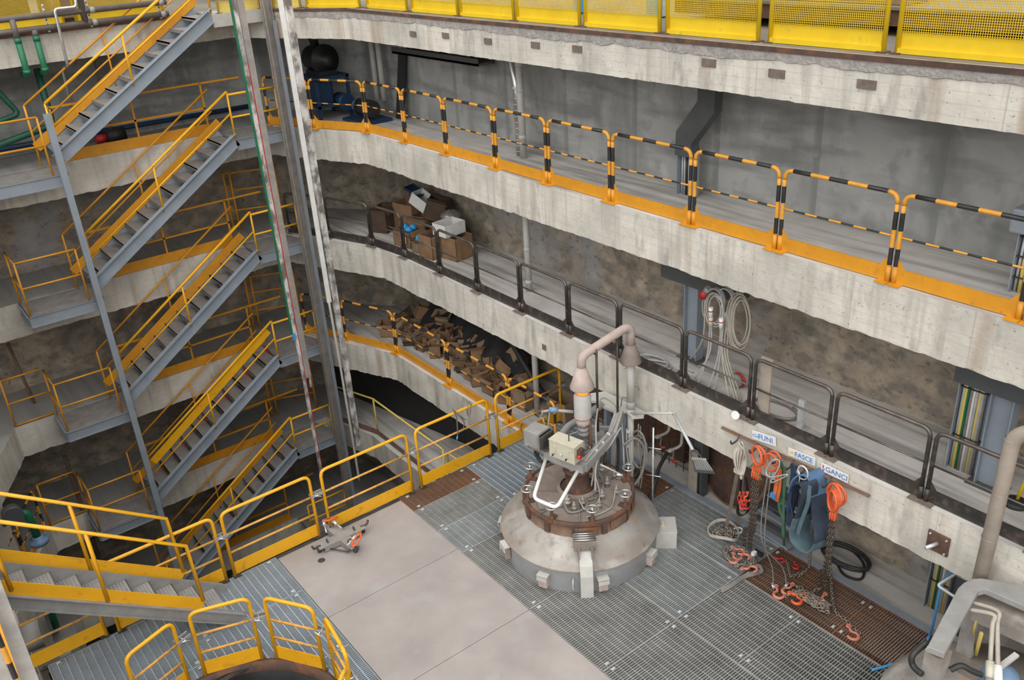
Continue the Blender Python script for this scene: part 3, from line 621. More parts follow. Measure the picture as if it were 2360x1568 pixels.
for k in range(1, 6):
    z = ZL[k]; root = thing('stair_landing', (6.55, 17.3, z - .2), 'grey right-hand stair landing ' + LDR[k - 1], 'stair landing', 'right-hand landings of the stair tower')
    b = MB(); b.prism([(6.12, YN), (7.28, YN), (6.98, YL - .02), (6.12, YL - .02)], z - .04, z); b.build('deck', M['tread'], root)
    b = MB(); channel(b, (6.1, YN, z), (7.3, YN, z), 0.21, (0, -1, 0), fl=.03); b.build('edge_beam', M['blue_steel'], root)
    b = MB(); b.tube([(6.1, YN, z + .84), (7.08, YN, z + .84)], 0.024, 8); b.tube([(6.1, YN, z + .42), (7.08, YN, z + .42)], 0.02, 8); b.tube([(6.1, YN, z), (6.1, YN, z + .84)], 0.021, 6); b.tube([(7.06, YN, z), (7.06, YN, z + .84)], 0.02, 6); b.build('handrail', M['yellow'], root)
LDL = ['at the foot of the top flight, at the left photo edge', 'at the foot of the second flight', 'at the foot of the third flight', 'at the foot of the fourth flight, above the near stair', 'deepest, hidden behind the near stair']
for k in range(1, 6):
    z = ZL[k]; xl = 0.2 if k == 1 else 1.76
    root = thing('stair_landing', (2.3, 17.3, z - .2), 'grey left-hand stair landing ' + LDL[k - 1], 'stair landing', 'left-hand landings of the stair tower')
    b = MB(); b.bb(xl, 3.05, YN, YL - .02, z - .04, z); b.build('deck', M['tread'], root)
    b = MB(); channel(b, (xl, YN, z), (2.95, YN, z), 0.21, (0, -1, 0), fl=.03); channel(b, (xl, YN, z), (xl, YL - .02, z), .21, (-1, 0, 0), fl=.03); b.build('edge_beam', M['blue_steel'], root)
    b = MB()
    for h in (1.0, .52): b.tube([(2.80, YN + .03, z + h), (xl + .03, YN + .03, z + h), (xl + .03, YL - .05, z + h)], 0.019, 8)
    for x in (xl + .03, 2.80): b.tube([(x, YN + .03, z - .04), (x, YN + .03, z + 1.0)], 0.019, 6)
    b.tube([(xl + .03, YL - .05, z), (xl + .03, YL - .05, z + 1.0)], 0.019, 6)
    if k == 1: b.tube([(1.7, YN + .03, z), (1.7, YN + .03, z + 1.0)], 0.019, 6)
    b.build('handrail', M['orange_yel'], root)
GR = ['behind the top stair flight on the upper gallery', 'behind the second stair flight on the middle gallery', 'behind the third stair flight on the lower gallery', 'behind the fourth stair flight', 'behind the lowest stair flight']
for k in range(1, 6):
    z = ZL[k]; y = YL + .06; root = thing('gallery_rail', (4.6, y, z), 'orange square-tube guard rail with kick board ' + GR[k - 1], 'guard rail', 'orange guard rails of the left galleries')
    b = MB()
    for h in (.98, .5): b.bar((3.15, y, z + h), (5.97 if h < .9 else 6.75, y, z + h), 0.035, 0.035)
    for x in (3.2, 4.6, 5.95): b.bar((x, y, z), (x, y, z + .98), 0.035, 0.035, up=(1, 0, 0))
    b.build('frame', M['orange_yel'], root)
    b = MB(); b.bb(3.15, 5.97, y - .03, y - .02, z + .0, z + .20); b.build('kick_board', M['orange_yel'], root)
for k in (3, 4):
    z = ZL[k]; y = YL + .04; root = thing('gallery_rail', (1.4, y, z), 'short orange guard rail left of the grey landing on the ' + {3: 'lower', 4: 'deepest visible'}[k] + ' left gallery', 'guard rail', 'short orange guard rails on the left')
    b = MB()
    for h in (1.0, .5, .03): b.tube([(1.05, y, z + h), (1.74, y, z + h)], .019, 6)
    b.tube([(1.05, y, z), (1.05, y, z + 1.0)], .019, 6); b.build('frame', M['orange_yel'], root)
b = MB(); b.tube([(1.70, YL + .12, ZL[5]), (1.70, YL + .12, ZL[3] - 1.0)], .04, 8); tag(b.build('rusty_post', M['rust_dark']), 'rust-brown pole deep in the left corner beside a grey landing', 'post')
b = MB(); b.tube([(1.55, 18.6, ZL[3]), (1.45, 18.7, ZL[3] + 1.35)], .03, 8); tag(b.build('rusty_post', M['rust']), 'rusty pole standing behind the short orange rail on the lower left gallery', 'post')
for k in (2, 3, 4):   # gates in the far corner behind the tall posts
    z = ZL[k]; root = thing('corner_gate', (6.6, 18.6, z), 'rust-orange gate frame in the far corner of the ' + {2: 'middle', 3: 'lower', 4: 'deepest'}[k] + ' gallery', 'gate', 'gate frames in the far corner')
    b = MB(); a, c = V(6.35, 18.75, z), V(7.35, 18.35, z)
    for p in (a, a + V(.12, -.05, 0), c): b.tube([p, p + V(0, 0, 1.3)], 0.025, 6)
    for h in (.45, .9, 1.28): b.tube([a + V(0, 0, h), c + V(0, 0, h)], 0.02, 6)
    b.build('frame', M['orange_yel'], root)

# tall posts and hanging strips
def post(x, y, z0, z1, m, name, lab, cat, t=0.10):
    b = MB(); b.bb(x - t / 2, x + t / 2, y - .006, y + .006, z0, z1); b.bb(x - t / 2, x - t / 2 + .012, y - t / 2, y + t / 2, z0, z1); b.bb(x + t / 2 - .012, x + t / 2, y - t / 2, y + t / 2, z0, z1)
    r = thing(name, (x, y, z0), lab, cat); b.build('web', m, r); return r
r = post(2.93, 16.70, -7.2, 5.75, M['blue_steel'], 'stair_post', 'blue-grey steel post at the left ends of the stair flights', 'post')
b = MB(); b.bb(2.875, 2.985, 16.64, 16.655, -7.2, 5.75); b.build('flange', M['blue_steel'], r)
r = post(7.10, 16.70, -7.2, 9.5, M['strip_g'], 'stair_post', 'dust-brown steel post with a blue-grey cover strip at the right ends of the flights', 'post', 0.16)
b = MB(); b.bb(7.13, 7.20, 16.58, 16.60, -7.2, 6.75); b.build('cover_strip', M['blue_steel'], r)
r = thing('cable_strip', (6.05, 15.6, -2.46), 'tall narrow strip, white with green and red edges, hanging left of the tall posts', 'hanging strip')
b = MB(); b.bb(6.02, 6.11, 15.59, 15.60, .9, 9.5); b.build('white_face', M['strip_w'], r)
b = MB(); b.bb(5.985, 6.02, 15.57, 15.60, 1.0, 9.5); b.build('green_edge', M['green'], r)
b = MB(); b.bb(6.11, 6.122, 15.575, 15.60, -2.3, 6.2); b.build('red_line', M['red'], r)
b = MB(); b.bb(6.122, 6.235, 15.57, 15.62, -.05, 9.5); b.build('grey_band', M['strip_g'], r)
b = MB(); b.bb(6.05, 6.115, 15.58, 15.62, -2.46, .95); b.build('lower_tail', M['strip_w'], r)
b = MB(); b.bb(6.0, 6.05, 15.56, 15.60, .86, 1.0); b.build('clip', M['cyan'], r)
b = MB(); b.tube([(6.21, 15.6, -.05), (6.2, 15.6, -.3)], .025, 8); b.build('plug', M['strip_w'], r)
r = thing('cable_strip', (6.95, 15.6, -2.1), 'broad stained white cable strip hanging right of the tall posts', 'hanging strip')
b = MB(); b.bb(6.86, 6.95, 15.58, 15.61, 1.4, 9.5); b.build('white_face', M['white'], r)
b = MB(); b.tube([(6.98, 15.6, 9.5), (6.98, 15.6, 1.9)], .022, 8); b.build('conduit', M['strip_w'], r)
b = MB(); b.bb(6.985, 7.11, 15.58, 15.64, -2.1, 9.5); b.build('stained_belt', M['strip_w'], r)
b = MB(); b.tube(smooth([(6.9, 15.6, 1.5), (6.92, 15.6, 0), (6.93, 15.6, -2.0), (6.93, 15.6, -3.0)], 4), .028, 8); b.build('tail', M['pipe_lt'], r)

# ------------------------------------------------------------------ mesh fence of the top floor
def mesh_panel(L, H, my, lab, grp, pitch=0.021):
    root = thing('mesh_panel', (0, 0, 0), lab, 'mesh fence panel', grp); h = L / 2 - .03
    b = MB(); b.tube(fillet([(-h, 0, .0), (-h, 0, H), (h, 0, H), (h, 0, .0)], .06, 4), .024, 8); b.bar((-h, 0, .03), (h, 0, .03), .04, .05); b.build('frame', my, root, local=True)
    b = MB(); k = int(2 * h / pitch)
    for i in range(1, k): x = -h + 2 * h * i / k; b.bar((x, 0, .18), (x, 0, H), .0045, .0045, up=(1, 0, 0))
    k = int((H - .18) / pitch)
    for i in range(1, k): z = .18 + (H - .18) * i / k; b.bar((-h, .003, z), (h, .003, z), .0045, .0045)
    b.build('wire_mesh', my, root, local=True)
    b = MB(); b.bb(-h, h, .012, .018, .05, .19); b.build('kick_plate', my, root, local=True)
    for s in (-1, 1):
        b = MB(); b.bb(s * h - .05, s * h + .05, -.06, .05, 0, .012); b.build('foot', M['rust_dark'], root, local=True)
    return root
Z0 = ZL[0]
XM = 8.07
ys = [14.72, 13.20, 11.80, 10.43, 9.03, 7.61, 6.18, 4.70, 3.30, 1.9]
PN = ['second from the tall posts', 'third from the tall posts', 'fourth from the tall posts', 'fifth from the tall posts', 'sixth from the tall posts', 'in front of the timber baulks', 'fourth from the right photo edge', 'second from the right photo edge', 'at the right photo edge']
proto = mesh_panel(1.36, 1.12, M['mesh_y'], '', 'yellow mesh fence panels of the top floor'); first = True
for i in range(9):
    a, c = ys[i], ys[i + 1]; lab = 'yellow wire-mesh fence panel on the top floor edge, ' + PN[i]; loc = V(XM, (a + c) / 2, Z0)
    if i == 7: loc.y -= .0
    if first: o = proto; first = False; o.location = loc; o.rotation_euler = (0, 0, -math.pi / 2); o['label'] = lab
    else: o = dup(proto, loc, -math.pi / 2, lab)
def span_panel(p, q, my, lab, grp):
    p, q = V(*p, Z0), V(*q, Z0); o = mesh_panel((q - p).length - .05, 1.12, my, lab, grp); o.location = (p + q) / 2; o.rotation_euler = (0, 0, math.atan2(q.y - p.y, q.x - p.x))
span_panel((7.56, 16.02), (8.03, 14.74), M['mesh_y'], 'yellow wire-mesh fence panel right behind the stained white strip', 'yellow mesh fence panels of the top floor')
span_panel((7.16, 16.93), (7.54, 16.08), M['mesh_pale'], 'pale yellow mesh panel between the two tall hanging strips', 'pale yellow mesh panels at the stair head')
span_panel((6.22, 16.95), (7.12, 16.95), M['mesh_pale'], 'pale yellow mesh panel at the head of the top stair flight', 'pale yellow mesh panels at the stair head')
span_panel((3.98, 17.86), (5.62, 17.86), M['mesh_y'], 'yellow mesh panel behind the brown pipes, right of the looped chrome pipe', 'yellow mesh panels on the left of the top floor')
span_panel((2.30, 17.86), (3.88, 17.86), M['mesh_y'], 'yellow mesh panel behind the green pipe bends', 'yellow mesh panels on the left of the top floor')
span_panel((0.6, 17.86), (2.2, 17.86), M['mesh_y'], 'yellow mesh panel at the left photo edge behind the brown pipes', 'yellow mesh panels on the left of the top floor')
r = thing('stair_landing', (6.65, 17.0, Z0 - .2), 'pale grey landing at the head of the top stair flight', 'stair landing')
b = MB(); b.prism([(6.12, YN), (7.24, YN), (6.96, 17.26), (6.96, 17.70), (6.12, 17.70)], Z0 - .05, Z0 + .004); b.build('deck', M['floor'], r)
b = MB(); b.bb(6.1, 7.22, YN - .02, YN, Z0 - .22, Z0 + .004); b.build('edge_beam', M['pipe_lt'], r)
# machines and goods behind the mesh
t = thing('rolling_deck', (10.0, 5.5, Z0), 'low rust-edged steel deck behind the yellow mesh', 'steel deck')
b = MB(); b.bb(9.0, 11.2, 1.5, 8.3, Z0 + .10, Z0 + .26); b.build('frame', M['rust_dark'], t)
b = MB(); b.bb(8.97, 11.2, 1.5, 8.3, Z0 + .26, Z0 + .29); b.build('deck', M['floor_top'], t)
for i in range(4):
    b = MB(); b.bb(9.1 + .48 * i, 9.5 + .48 * i, 5.2 + .15 * i, 8.0, Z0 + .29, Z0 + .52); tag(b.build('timber_baulk', M['wood'], bevel=.01), 'squared timber baulk on the deck behind the mesh, ' + ['nearest the mesh', 'second from the mesh', 'third from the mesh', 'farthest from the mesh'][i], 'timber', 'timber baulks behind the mesh')
for i, (x, y) in enumerate(((9.1, 10.2), (9.1, 8.75))):
    t = thing('column', (x, y, Z0), 'bright blue steel post behind the mesh, ' + ['farther one', 'nearer one'][i], 'post', 'blue posts behind the mesh')
    b = MB(); b.bb(x - .07, x + .07, y - .08, y + .08, Z0, Z0 + 3); b.build('shaft', M['cyan'], t)
    b = MB(); b.bb(x - .12, x + .12, y - .12, y + .12, Z0, Z0 + .02); b.build('foot', M['dark_steel'], t)
t = thing('conveyor_frame', (11.0, 3.0, Z0), 'slanting yellow machine frame behind the rightmost mesh panel', 'machine')
b = MB(); b.bar((10.2, 3.9, Z0 + .29), (11.6, 3.1, Z0 + 2.0), .16, .2); b.bar((10.2, 2.9, Z0 + .29), (11.6, 2.1, Z0 + 2.0), .16, .2); b.build('side_beam', M['mesh_y'], t)
b = MB(); b.bar((11.0, 3.5, Z0 + .2), (11.0, 3.5, Z0 + 1.5), .1, .1, up=(1, 0, 0)); b.bar((11.0, 2.5, Z0 + .2), (11.0, 2.5, Z0 + 1.5), .1, .1, up=(1, 0, 0)); b.build('leg', M['mesh_y'], t)
b = MB(); b.bar((10.4, 3.3, Z0 + .6), (11.5, 2.65, Z0 + 1.95), .7, .05); b.build('belt', M['cream'], t)
for i, (x, y, sx_, sy_, h, m, l) in enumerate(((12.2, 8.6, 1.2, 1.6, 1.5, 'mid_steel', 'grey machine cabinet behind the mesh, left of the baulks'), (13.0, 11.5, 1.4, 2.2, 1.3, 'mesh_pale', 'pale yellow machine housing far behind the mesh'), (12.5, 5.2, 1.0, 1.8, 1.2, 'cream', 'cream machine cabinet on the far side of the deck'), (4.6, 19.2, 1.5, 1.2, 1.6, 'wood', 'brown timber-clad housing behind the left mesh panels'), (2.3, 19.2, 2.4, 1.0, 1.4, 'card_dk', 'dark brown crate behind the left mesh panels'), (8.6, 20.5, 2.4, 1.5, 1.6, 'pipe_lt', 'pale machine housing behind the stair head'))):
    t = thing('machine_cabinet', (x, y, Z0), l, 'cabinet', 'cabinets on the top floor')
    b = MB(); b.bb(x - sx_ / 2, x + sx_ / 2, y - sy_ / 2, y + sy_ / 2, Z0 + .08, Z0 + h); b.build('body', M[m], t, bevel=.02)
    b = MB(); b.bb(x - sx_ / 2 + .05, x + sx_ / 2 - .05, y - sy_ / 2 + .05, y + sy_ / 2 - .05, Z0, Z0 + .08); b.build('plinth', M['dark_steel'], t)
    b = MB(); b.bb(x - sx_ / 2 - .015, x - sx_ / 2, y - sy_ / 2 + .1, y + sy_ / 2 - .1, Z0 + .2, Z0 + h - .15); b.build('door', M[m], t)
mb = MB(); mb.bb(-9, 42, 30, 30.2, Z0, Z0 + 7); mb.bb(26, 26.2, -3.5, 30, Z0, Z0 + 7); struct(mb.build('wall_hall', M['wall']))

# pipes over the left edge of the top floor
YP = 17.52
def pipe(name, pts, rr, m, lab, cat, fil=.06, grp=None, n=10):
    b = MB(); b.tube(fillet(pts, fil, 5) if fil else pts, rr, n); return tag(b.build(name, m), lab, cat, grp)
for z, l in ((7.21, 'upper'), (7.01, 'lower')):
    t = thing('brown_pipe', (2.5, YP, z), l + ' of two long brown pipes along the top floor edge', 'pipe', 'brown pipes at the top left')
    b = MB(); b.tube([(-1.5, YP, z), (5.55, YP, z)], .05, 10); b.build('pipe', M['pipe_br'], t)
    for x in (4.25, 5.45, 2.2):
        b = MB(); b.tube([(x - .04, YP, z), (x + .04, YP, z)], .056, 10); b.build('clamp', M['mid_steel'], t)
for x, l in ((2.96, 'left'), (3.25, 'right')):
    t = thing('green_pipe', (x, YP, 6.3), l + ' of two green pipe bends hooking over the concrete edge', 'pipe', 'green pipe bends at the top left')
    b = MB(); b.tube(fillet([(x, YP - .02, 6.90), (x, YP - .02, 6.30), (x + .02, YP + .45, 6.26)], .1, 6), .052, 10); b.build('pipe', M['green'], t)
    b = MB(); b.tube([(x, YP - .02, 6.88), (x, YP - .02, 7.0 if l == 'right' else 7.2)], .05, 10); b.build('upper_end', M['pipe_br'], t)
    b = MB(); b.tube([(x, YP - .02, 6.32), (x, YP - .02, 6.38)], .062, 10); b.tube([(x, YP - .02, 6.82), (x, YP - .02, 6.90)], .058, 10); b.build('collar', M['green'], t)
pipe('chrome_pipe', [(4.02, YP - .08, 7.6), (4.0, YP - .08, 7.29), (3.64, YP - .08, 7.29), (3.61, YP - .08, 6.36), (3.6, YP + .4, 6.28), (3.6, YP + .5, 4.9)], .027, M['chrome'], 'thin bare metal pipe looping over the brown pipes down past the concrete edge', 'pipe')
pipe('brown_riser', [(4.1, YP, 7.01), (4.1, YP, 8.6)], .055, M['pipe_br'], 'brown riser pipe standing up from the two long brown pipes', 'pipe', 0)
for i, x in enumerate((4.2, 5.42, 3.5)):
    b = MB(); b.bb(x - .018, x + .018, YP + .06, YP + .075, 6.93, 7.38)
    for k in range(6): b.bb(x - .008, x + .008, YP + .05, YP + .061, 6.97 + .07 * k, 7.0 + .07 * k, 1)
    tag(b.build('slotted_bracket', [M['zinc'], M['dark_steel']]), 'slotted zinc bracket holding the brown pipes, ' + ['beside the riser pipe', 'near the top stair flight', 'between the green bends'][i], 'bracket', 'slotted brackets at the top left')
for i, (pts, rr) in enumerate((([(1.9, 18.0, 6.3), (2.4, 18.1, 6.25), (2.75, 18.1, 5.6), (1.8, 17.9, 5.45), (.4, 17.9, 5.4)], .05), ([(3.25, 18.2, 6.3), (3.25, 18.2, 5.3), (1.5, 18.0, 5.0), (.2, 18.0, 4.98)], .06))):
    pipe('dark_green_pipe', pts, rr, M['green_dk'], ['dark green pipe bend under the top floor, left one', 'dark green pipe dropping behind the left gallery rail'][i], 'pipe', .12, 'dark green pipes under the top floor')
t = thing('shut_off_valve', (2.15, 17.5, 5.75), 'grey flanged valve hanging under the top floor at the left photo edge', 'valve')
b = MB(); b.lathe((2.15, 17.5, 5.95), [(0, -.12), (.09, -.12), (.11, -.02), (.11, .05), (.05, .1), (.03, .22), (0, .22)], 16); b.build('body', M['mid_steel'], t)
b = MB(); b.lathe((2.15, 17.5, 6.17), [(.08, 0), (.10, .012), (.08, .024), (.075, .012), (.08, 0)], 16); b.build('hand_wheel', M['dark_steel'], t)
b = MB(); b.tube([(2.15, 17.5, 5.85), (2.18, 17.5, 5.2)], .02, 6); b.build('stem', M['zinc'], t)
pipe('wall_hose', [(.5, 18.95, ZL[1] + .22), (4, 19.0, ZL[1] + .2), (7.6, 19.05, ZL[1] + .16)], .05, M['deep_blue'], 'long dark blue pipe along the foot of the upper left wall', 'pipe', .3)
t = thing('pump', (4.1, 18.4, ZL[1]), 'small black and red pump on the upper left gallery floor', 'pump')
b = MB(); b.tube([(4.15, 18.4, ZL[1] + .18), (4.5, 18.4, ZL[1] + .2)], .14, 16); b.build('motor', M['black'], t)
b = MB(); b.tube([(3.95, 18.4, ZL[1] + .17), (4.15, 18.4, ZL[1] + .18)], .08, 14); b.build('pump_head', M['red'], t)
b = MB(); b.bb(3.85, 4.55, 18.25, 18.55, ZL[1], ZL[1] + .05); b.build('base', M['dark_steel'], t)
t = thing('flow_meter', (4.4, 18.9, ZL[1] + .4), 'dark brown flanged valve on a thin grey pipe on the upper left wall', 'valve')
b = MB(); b.tube([(4.4, 18.95, ZL[1] + .05), (4.42, 18.98, ZL[1] + 1.6)], .018, 8); b.build('pipe', M['cable_gr'], t)
b = MB(); b.lathe((4.2, 18.9, ZL[1] + .45), [(0, -.1), (.09, -.1), (.09, -.06), (.05, -.05), (.05, .05), (.09, .06), (.09, .1), (0, .1)], 14); b.build('body', M['rust_dark'], t)

# ------------------------------------------------------------------ things along the right walls
z1, z2, z3 = ZL[1], ZL[2], ZL[3]
t = thing('blue_machine', (8.35, 17.2, z1), 'blue pump unit with black motor in the dark corner of the upper gallery', 'machine')
b = MB()
for x in (7.95, 8.65):
    for y in (16.9, 17.7): b.bb(x - .03, x + .03, y - .03, y + .03, z1, z1 + .85)
b.bb(7.92, 8.68, 16.87, 17.73, z1 + .8, z1 + .86); b.bb(7.92, 8.68, 16.87, 17.73, z1 + .25, z1 + .31); b.build('frame', M['deep_blue'], t)
b = MB(); b.bb(8.0, 8.35, 17.0, 17.6, z1 + .31, z1 + .8); b.build('tank', M['deep_blue'], t, bevel=.03)
b = MB(); b.lathe((8.3, 17.65, z1 + 1.16), [(0, 0), (.22, 0), (.25, .03), (.25, .5), (.30, .52), (.30, .62), (.12, .64), (.12, .8), (0, .8)], 22, axis=V(0, -1, 0)); b.bb(8.1, 8.5, 17.0, 17.6, z1 + .86, z1 + .95); b.build('motor', M['black'], t)
b = MB(); b.tube(fillet([(8.25, 17.3, z1 + 1.4), (8.2, 17.3, z1 + 1.68), (8.5, 17.6, z1 + 1.72)], .1), .09, 10); b.build('elbow', M['black'], t)
b = MB(); b.tube([(8.55, 17.2, z1 + .3), (8.55, 16.8, z1 + .3)], .17, 14); b.build('fan', M['deep_blue'], t)
t = thing('blue_skid', (8.5, 16.1, z1), 'low blue motor skid in front of the blue pump unit', 'machine')
b = MB(); b.bb(8.3, 8.95, 15.75, 16.65, z1, z1 + .06); b.build('base', M['deep_blue'], t)
b = MB(); b.tube([(8.62, 15.9, z1 + .26), (8.62, 16.4, z1 + .26)], .17, 14); b.build('motor', M['black'], t)
b = MB(); b.tube([(8.62, 16.4, z1 + .26), (8.62, 16.58, z1 + .26)], .12, 14); b.build('coupling', M['blue_paint'], t)
b = MB(); b.bar((9.12, 15.75, z1), (9.28, 15.65, z1 + 1.25), .22, .03, up=(1, .2, 0)); tag(b.build('leaning_plank', M['black']), 'dark plank leaning on the upper wall right of the blue machine', 'plank')
for i, y in enumerate((16.35, 16.62)): pipe('wall_pipe', [(9.15, y, z1 + .3), (9.15, y, z1 + 1.74)], .06, M['pipe_lt'], 'grey vertical pipe on the wall behind the blue machine, ' + ['right one', 'left one'][i], 'pipe', 0, 'grey pipes behind the blue machine')
t = thing('ceiling_tray', (9.05, 14.0, 6.0), 'long dark tray hung under the top floor above the upper gallery', 'cable tray')
b = MB(); b.bb(8.9, 9.25, 12.6, 15.4, 6.02, 6.06); b.bb(8.9, 8.92, 12.6, 15.4, 6.02, 6.14); b.bb(9.23, 9.25, 12.6, 15.4, 6.02, 6.14); b.build('trough', M['duct'], t)
b = MB()
for y in (12.9, 14.0, 15.1): b.tube([(9.07, y, 6.06), (9.07, y, 6.42)], .012, 6)
b.build('hanger', M['dark_steel'], t)
t = thing('silver_duct', (8.88, 11.55, z1), 'shiny spiral metal duct bending back under the top floor', 'duct')
b = MB(); P = fillet([(8.88, 11.55, z1), (8.88, 11.55, 5.85), (8.95, 11.75, 6.3), (9.2, 11.85, 6.42)], .2, 6); b.tube(P, .062, 14); b.build('pipe', M['chrome'], t)
b = MB()
for k in range(12): b.lathe((8.88, 11.55, z1 + .08 + .095 * k), [(.0635, 0), (.0655, .004), (.0635, .008)], 14)
b.build('seam', M['zinc'], t)
b = MB(); b.lathe((8.88, 11.55, z1 + 1.08), [(.064, 0), (.07, .01), (.07, .03), (.064, .04)], 14); b.build('clamp', M['zinc'], t)
t = thing('drain_pipe', (8.82, 11.38, z1), 'matt grey drain pipe standing beside the spiral metal duct', 'pipe')
b = MB(); b.tube([(8.82, 11.38, z1), (8.82, 11.38, 6.42)], .058, 14); b.build('pipe', M['pipe_lt'], t)
for z in (5.0, 6.15, 5.75):
    b = MB(); b.lathe((8.82, 11.38, z), [(.058, 0), (.066, .005), (.066, .06), (.058, .065)], 14); b.build('collar', M['pipe_lt'], t)
t = thing('drain_pipe', (8.78, 11.37, z2), 'slim grey drain pipe crossing the middle gallery', 'pipe')
b = MB(); b.tube([(8.78, 11.37, z2), (8.78, 11.37, z1 - .6)], .055, 14); b.build('pipe', M['pipe_lt'], t)
for z in (z2 + .15, z2 + .75):
    b = MB(); b.lathe((8.78, 11.37, z), [(.055, 0), (.063, .005), (.063, .06), (.055, .065)], 14); b.build('collar', M['pipe_lt'], t)
t = thing('drain_pipe', (8.70, 11.22, z3), 'grey drain pipe by the cardboard heap, behind the platform end rail', 'pipe')
b = MB(); b.tube([(8.70, 11.22, z3), (8.70, 11.22, z2 - .6)], .055, 14); b.build('pipe', M['pipe_lt'], t)
# bent cable duct
t = thing('cable_duct', (9.0, 7.9, z1), 'dark bent sheet-metal cable duct on the upper gallery wall', 'duct')
b = MB()
Xv_ = V(1, 0, 0); path = [V(9.0, 7.66, 6.42), V(9.0, 7.66, 5.95), V(9.0, 8.02, 5.5), V(9.0, 8.02, 5.25)]
b.strip(path, Xv_, .16, .30)
b.build('cover', M['duct'], t)
b = MB(); b.bb(9.06, 9.09, 7.88, 8.17, z1, 5.3); b.bb(8.97, 9.09, 7.87, 7.885, z1, 5.3); b.bb(8.97, 9.09, 8.165, 8.18, z1, 5.3); b.build('tray', M['blue_steel'], t)
b = MB()
for k in range(6): b.tube([(9.03, 7.92 + .04 * k, z1), (9.03, 7.92 + .04 * k, 5.3)], .013, 6, mi=[0, 1, 0, 2, 0, 0][k])
b.build('cables', [M['cable_lt'], M['cyan'], M['hose']], t)
def cable_riser(x, y, za, zb, lab, wid=.42, cols='galv'):
    t = thing('cable_riser', (x, y, za), lab, 'cable tray', 'cable risers on the right wall')
    b = MB(); b.bb(x + .05, x + .07, y - wid / 2, y + wid / 2, za, zb); b.bb(x - .04, x + .07, y + wid / 2, y + wid / 2 + .012, za, zb); b.build('tray', M['blue_steel'], t)
    mats = ['cable_lt', 'mesh_pale', 'green', 'cable_gr', 'white', 'cable_lt', 'mesh_pale', 'cable_lt', 'cable_gr']
    for k in range(9):
        yy = y + wid / 2 - .03 - k * (wid - .06) / 8; b = MB(); b.tube([(x + .02, yy, za), (x + .015, yy + .004 * (k % 3), (za + zb) / 2), (x + .02, yy, zb)], .016 + .006 * (k % 2), 6); b.build('cable', M[mats[k]], t)
    b = MB()
    for z in (za + (zb - za) * .25, za + (zb - za) * .6, za + (zb - za) * .92): b.bb(x - .02, x + .05, y - wid / 2, y + wid / 2, z, z + .012)
    b.build('strap', M['dark_steel'], t); return t
cable_riser(8.72, 3.30, z1, z1 + .62, 'riser of green, yellow and grey cables on the upper gallery at the right photo edge')
t = thing('cable_hood', (8.72, 3.3, z1 + .62), 'grey sheet hood over the upper cable riser at the right photo edge', 'hood')
b = MB(); b.bb(8.62, 8.85, 3.02, 3.6, z1 + .62, z1 + .86); b.build('cover', M['blue_steel'], t, bevel=.02)
b = MB(); b.bar((8.75, 3.3, z1 + .85), (8.95, 2.9, z1 + 1.6), .3, .16); b.build('chute', M['duct'], t)
cable_riser(8.92, 3.74, z2, z1 - .6, 'riser of yellow and grey cables on the middle gallery beside a steel post', .30)
for i, (y, l) in enumerate(((7.70, 'behind the hanging cable loops'), (3.40, 'right of the middle cable riser'))):
    t = thing('steel_post', (8.88, y, z2), 'blue-grey rolled steel post on the middle gallery ' + l, 'post', 'steel posts on the middle gallery')
    b = MB(); zt = z1 - .6; b.bb(8.80, 8.96, y + .11, y + .125, z2, zt); b.bb(8.80, 8.96, y - .125, y - .11, z2, zt); b.bb(8.87, 8.885, y - .11, y + .11, z2, zt); b.build('shaft', M['blue_steel'], t)
    b = MB(); b.bb(8.72, 9.0, y - .85, y + .5, 3.52, 3.72); b.build('head_beam', M['duct'], t)
    b = MB(); b.bb(8.75, 9.0, y - .2, y + .2, z2, z2 + .015); b.build('base_plate', M['duct'], t)
# corner boxes on the middle gallery, heap on the lower gallery
def carton(name, d, m, lab, grp=None, flaps=True, inner='card_dk'):
    """open cardboard box, size d, standing at the origin"""
    t = thing(name, (0, 0, 0), lab, 'cardboard box', grp); x, y, h = d[0] / 2, d[1] / 2, d[2]; b = MB(); k = .012
    b.bb(-x, x, -y, y, 0, k); b.bb(-x, -x + k, -y, y, 0, h); b.bb(x - k, x, -y, y, 0, h); b.bb(-x, x, -y, -y + k, 0, h); b.bb(-x, x, y - k, y, 0, h); b.build('body', m, t, local=True)
    if flaps:
        f = .30 * min(d[0], d[1])
        for s, a in ((-1, .7), (1, -.2)):
            b = MB(); p, q = V(s * x, 0, h), V(s * (x + f * math.cos(a)), 0, h + f * math.sin(a)); b.bar(p, q, d[1], .008); b.build('flap', m, t, local=True)
        b = MB(); b.bar((0, -y, h), (0, -y - f * .5, h - f * .8), d[0], .008); b.build('flap', m, t, local=True)
    return t
def put(o, x, y, z, rz=0, rx=0, ry=0, sc=1): o.location = (x, y, z); o.rotation_euler = (rx, ry, rz); o.scale = (sc,) * 3; return o
gB = 'cardboard boxes in the middle gallery corner'
put(carton('cardboard_box', (.42, .5, .34), M['card'], 'open cardboard box with a white label holding blue wrappers', gB), 8.62, 15.05, z2, .2)
b = MB(); b.bb(8.395, 8.402, 14.82, 15.02, z2 + .12, z2 + .26); tag(b.build('paper_label', M['white']), 'white paper label on the box of blue wrappers', 'label')
for i, (x, y) in enumerate(((8.58, 15.12), (8.68, 14.98), (8.55, 14.92))):
    b = MB(); b.lathe((x, y, z2 + .30), [(0, 0), (.08, .01), (.09, .06), (.05, .11), (0, .12)], 9); tag(b.build('blue_wrapper', M['cyan']), 'crumpled blue wrapper in the open cardboard box, ' + ['back one', 'right one', 'front one'][i], 'wrapper', 'blue wrappers in the box')
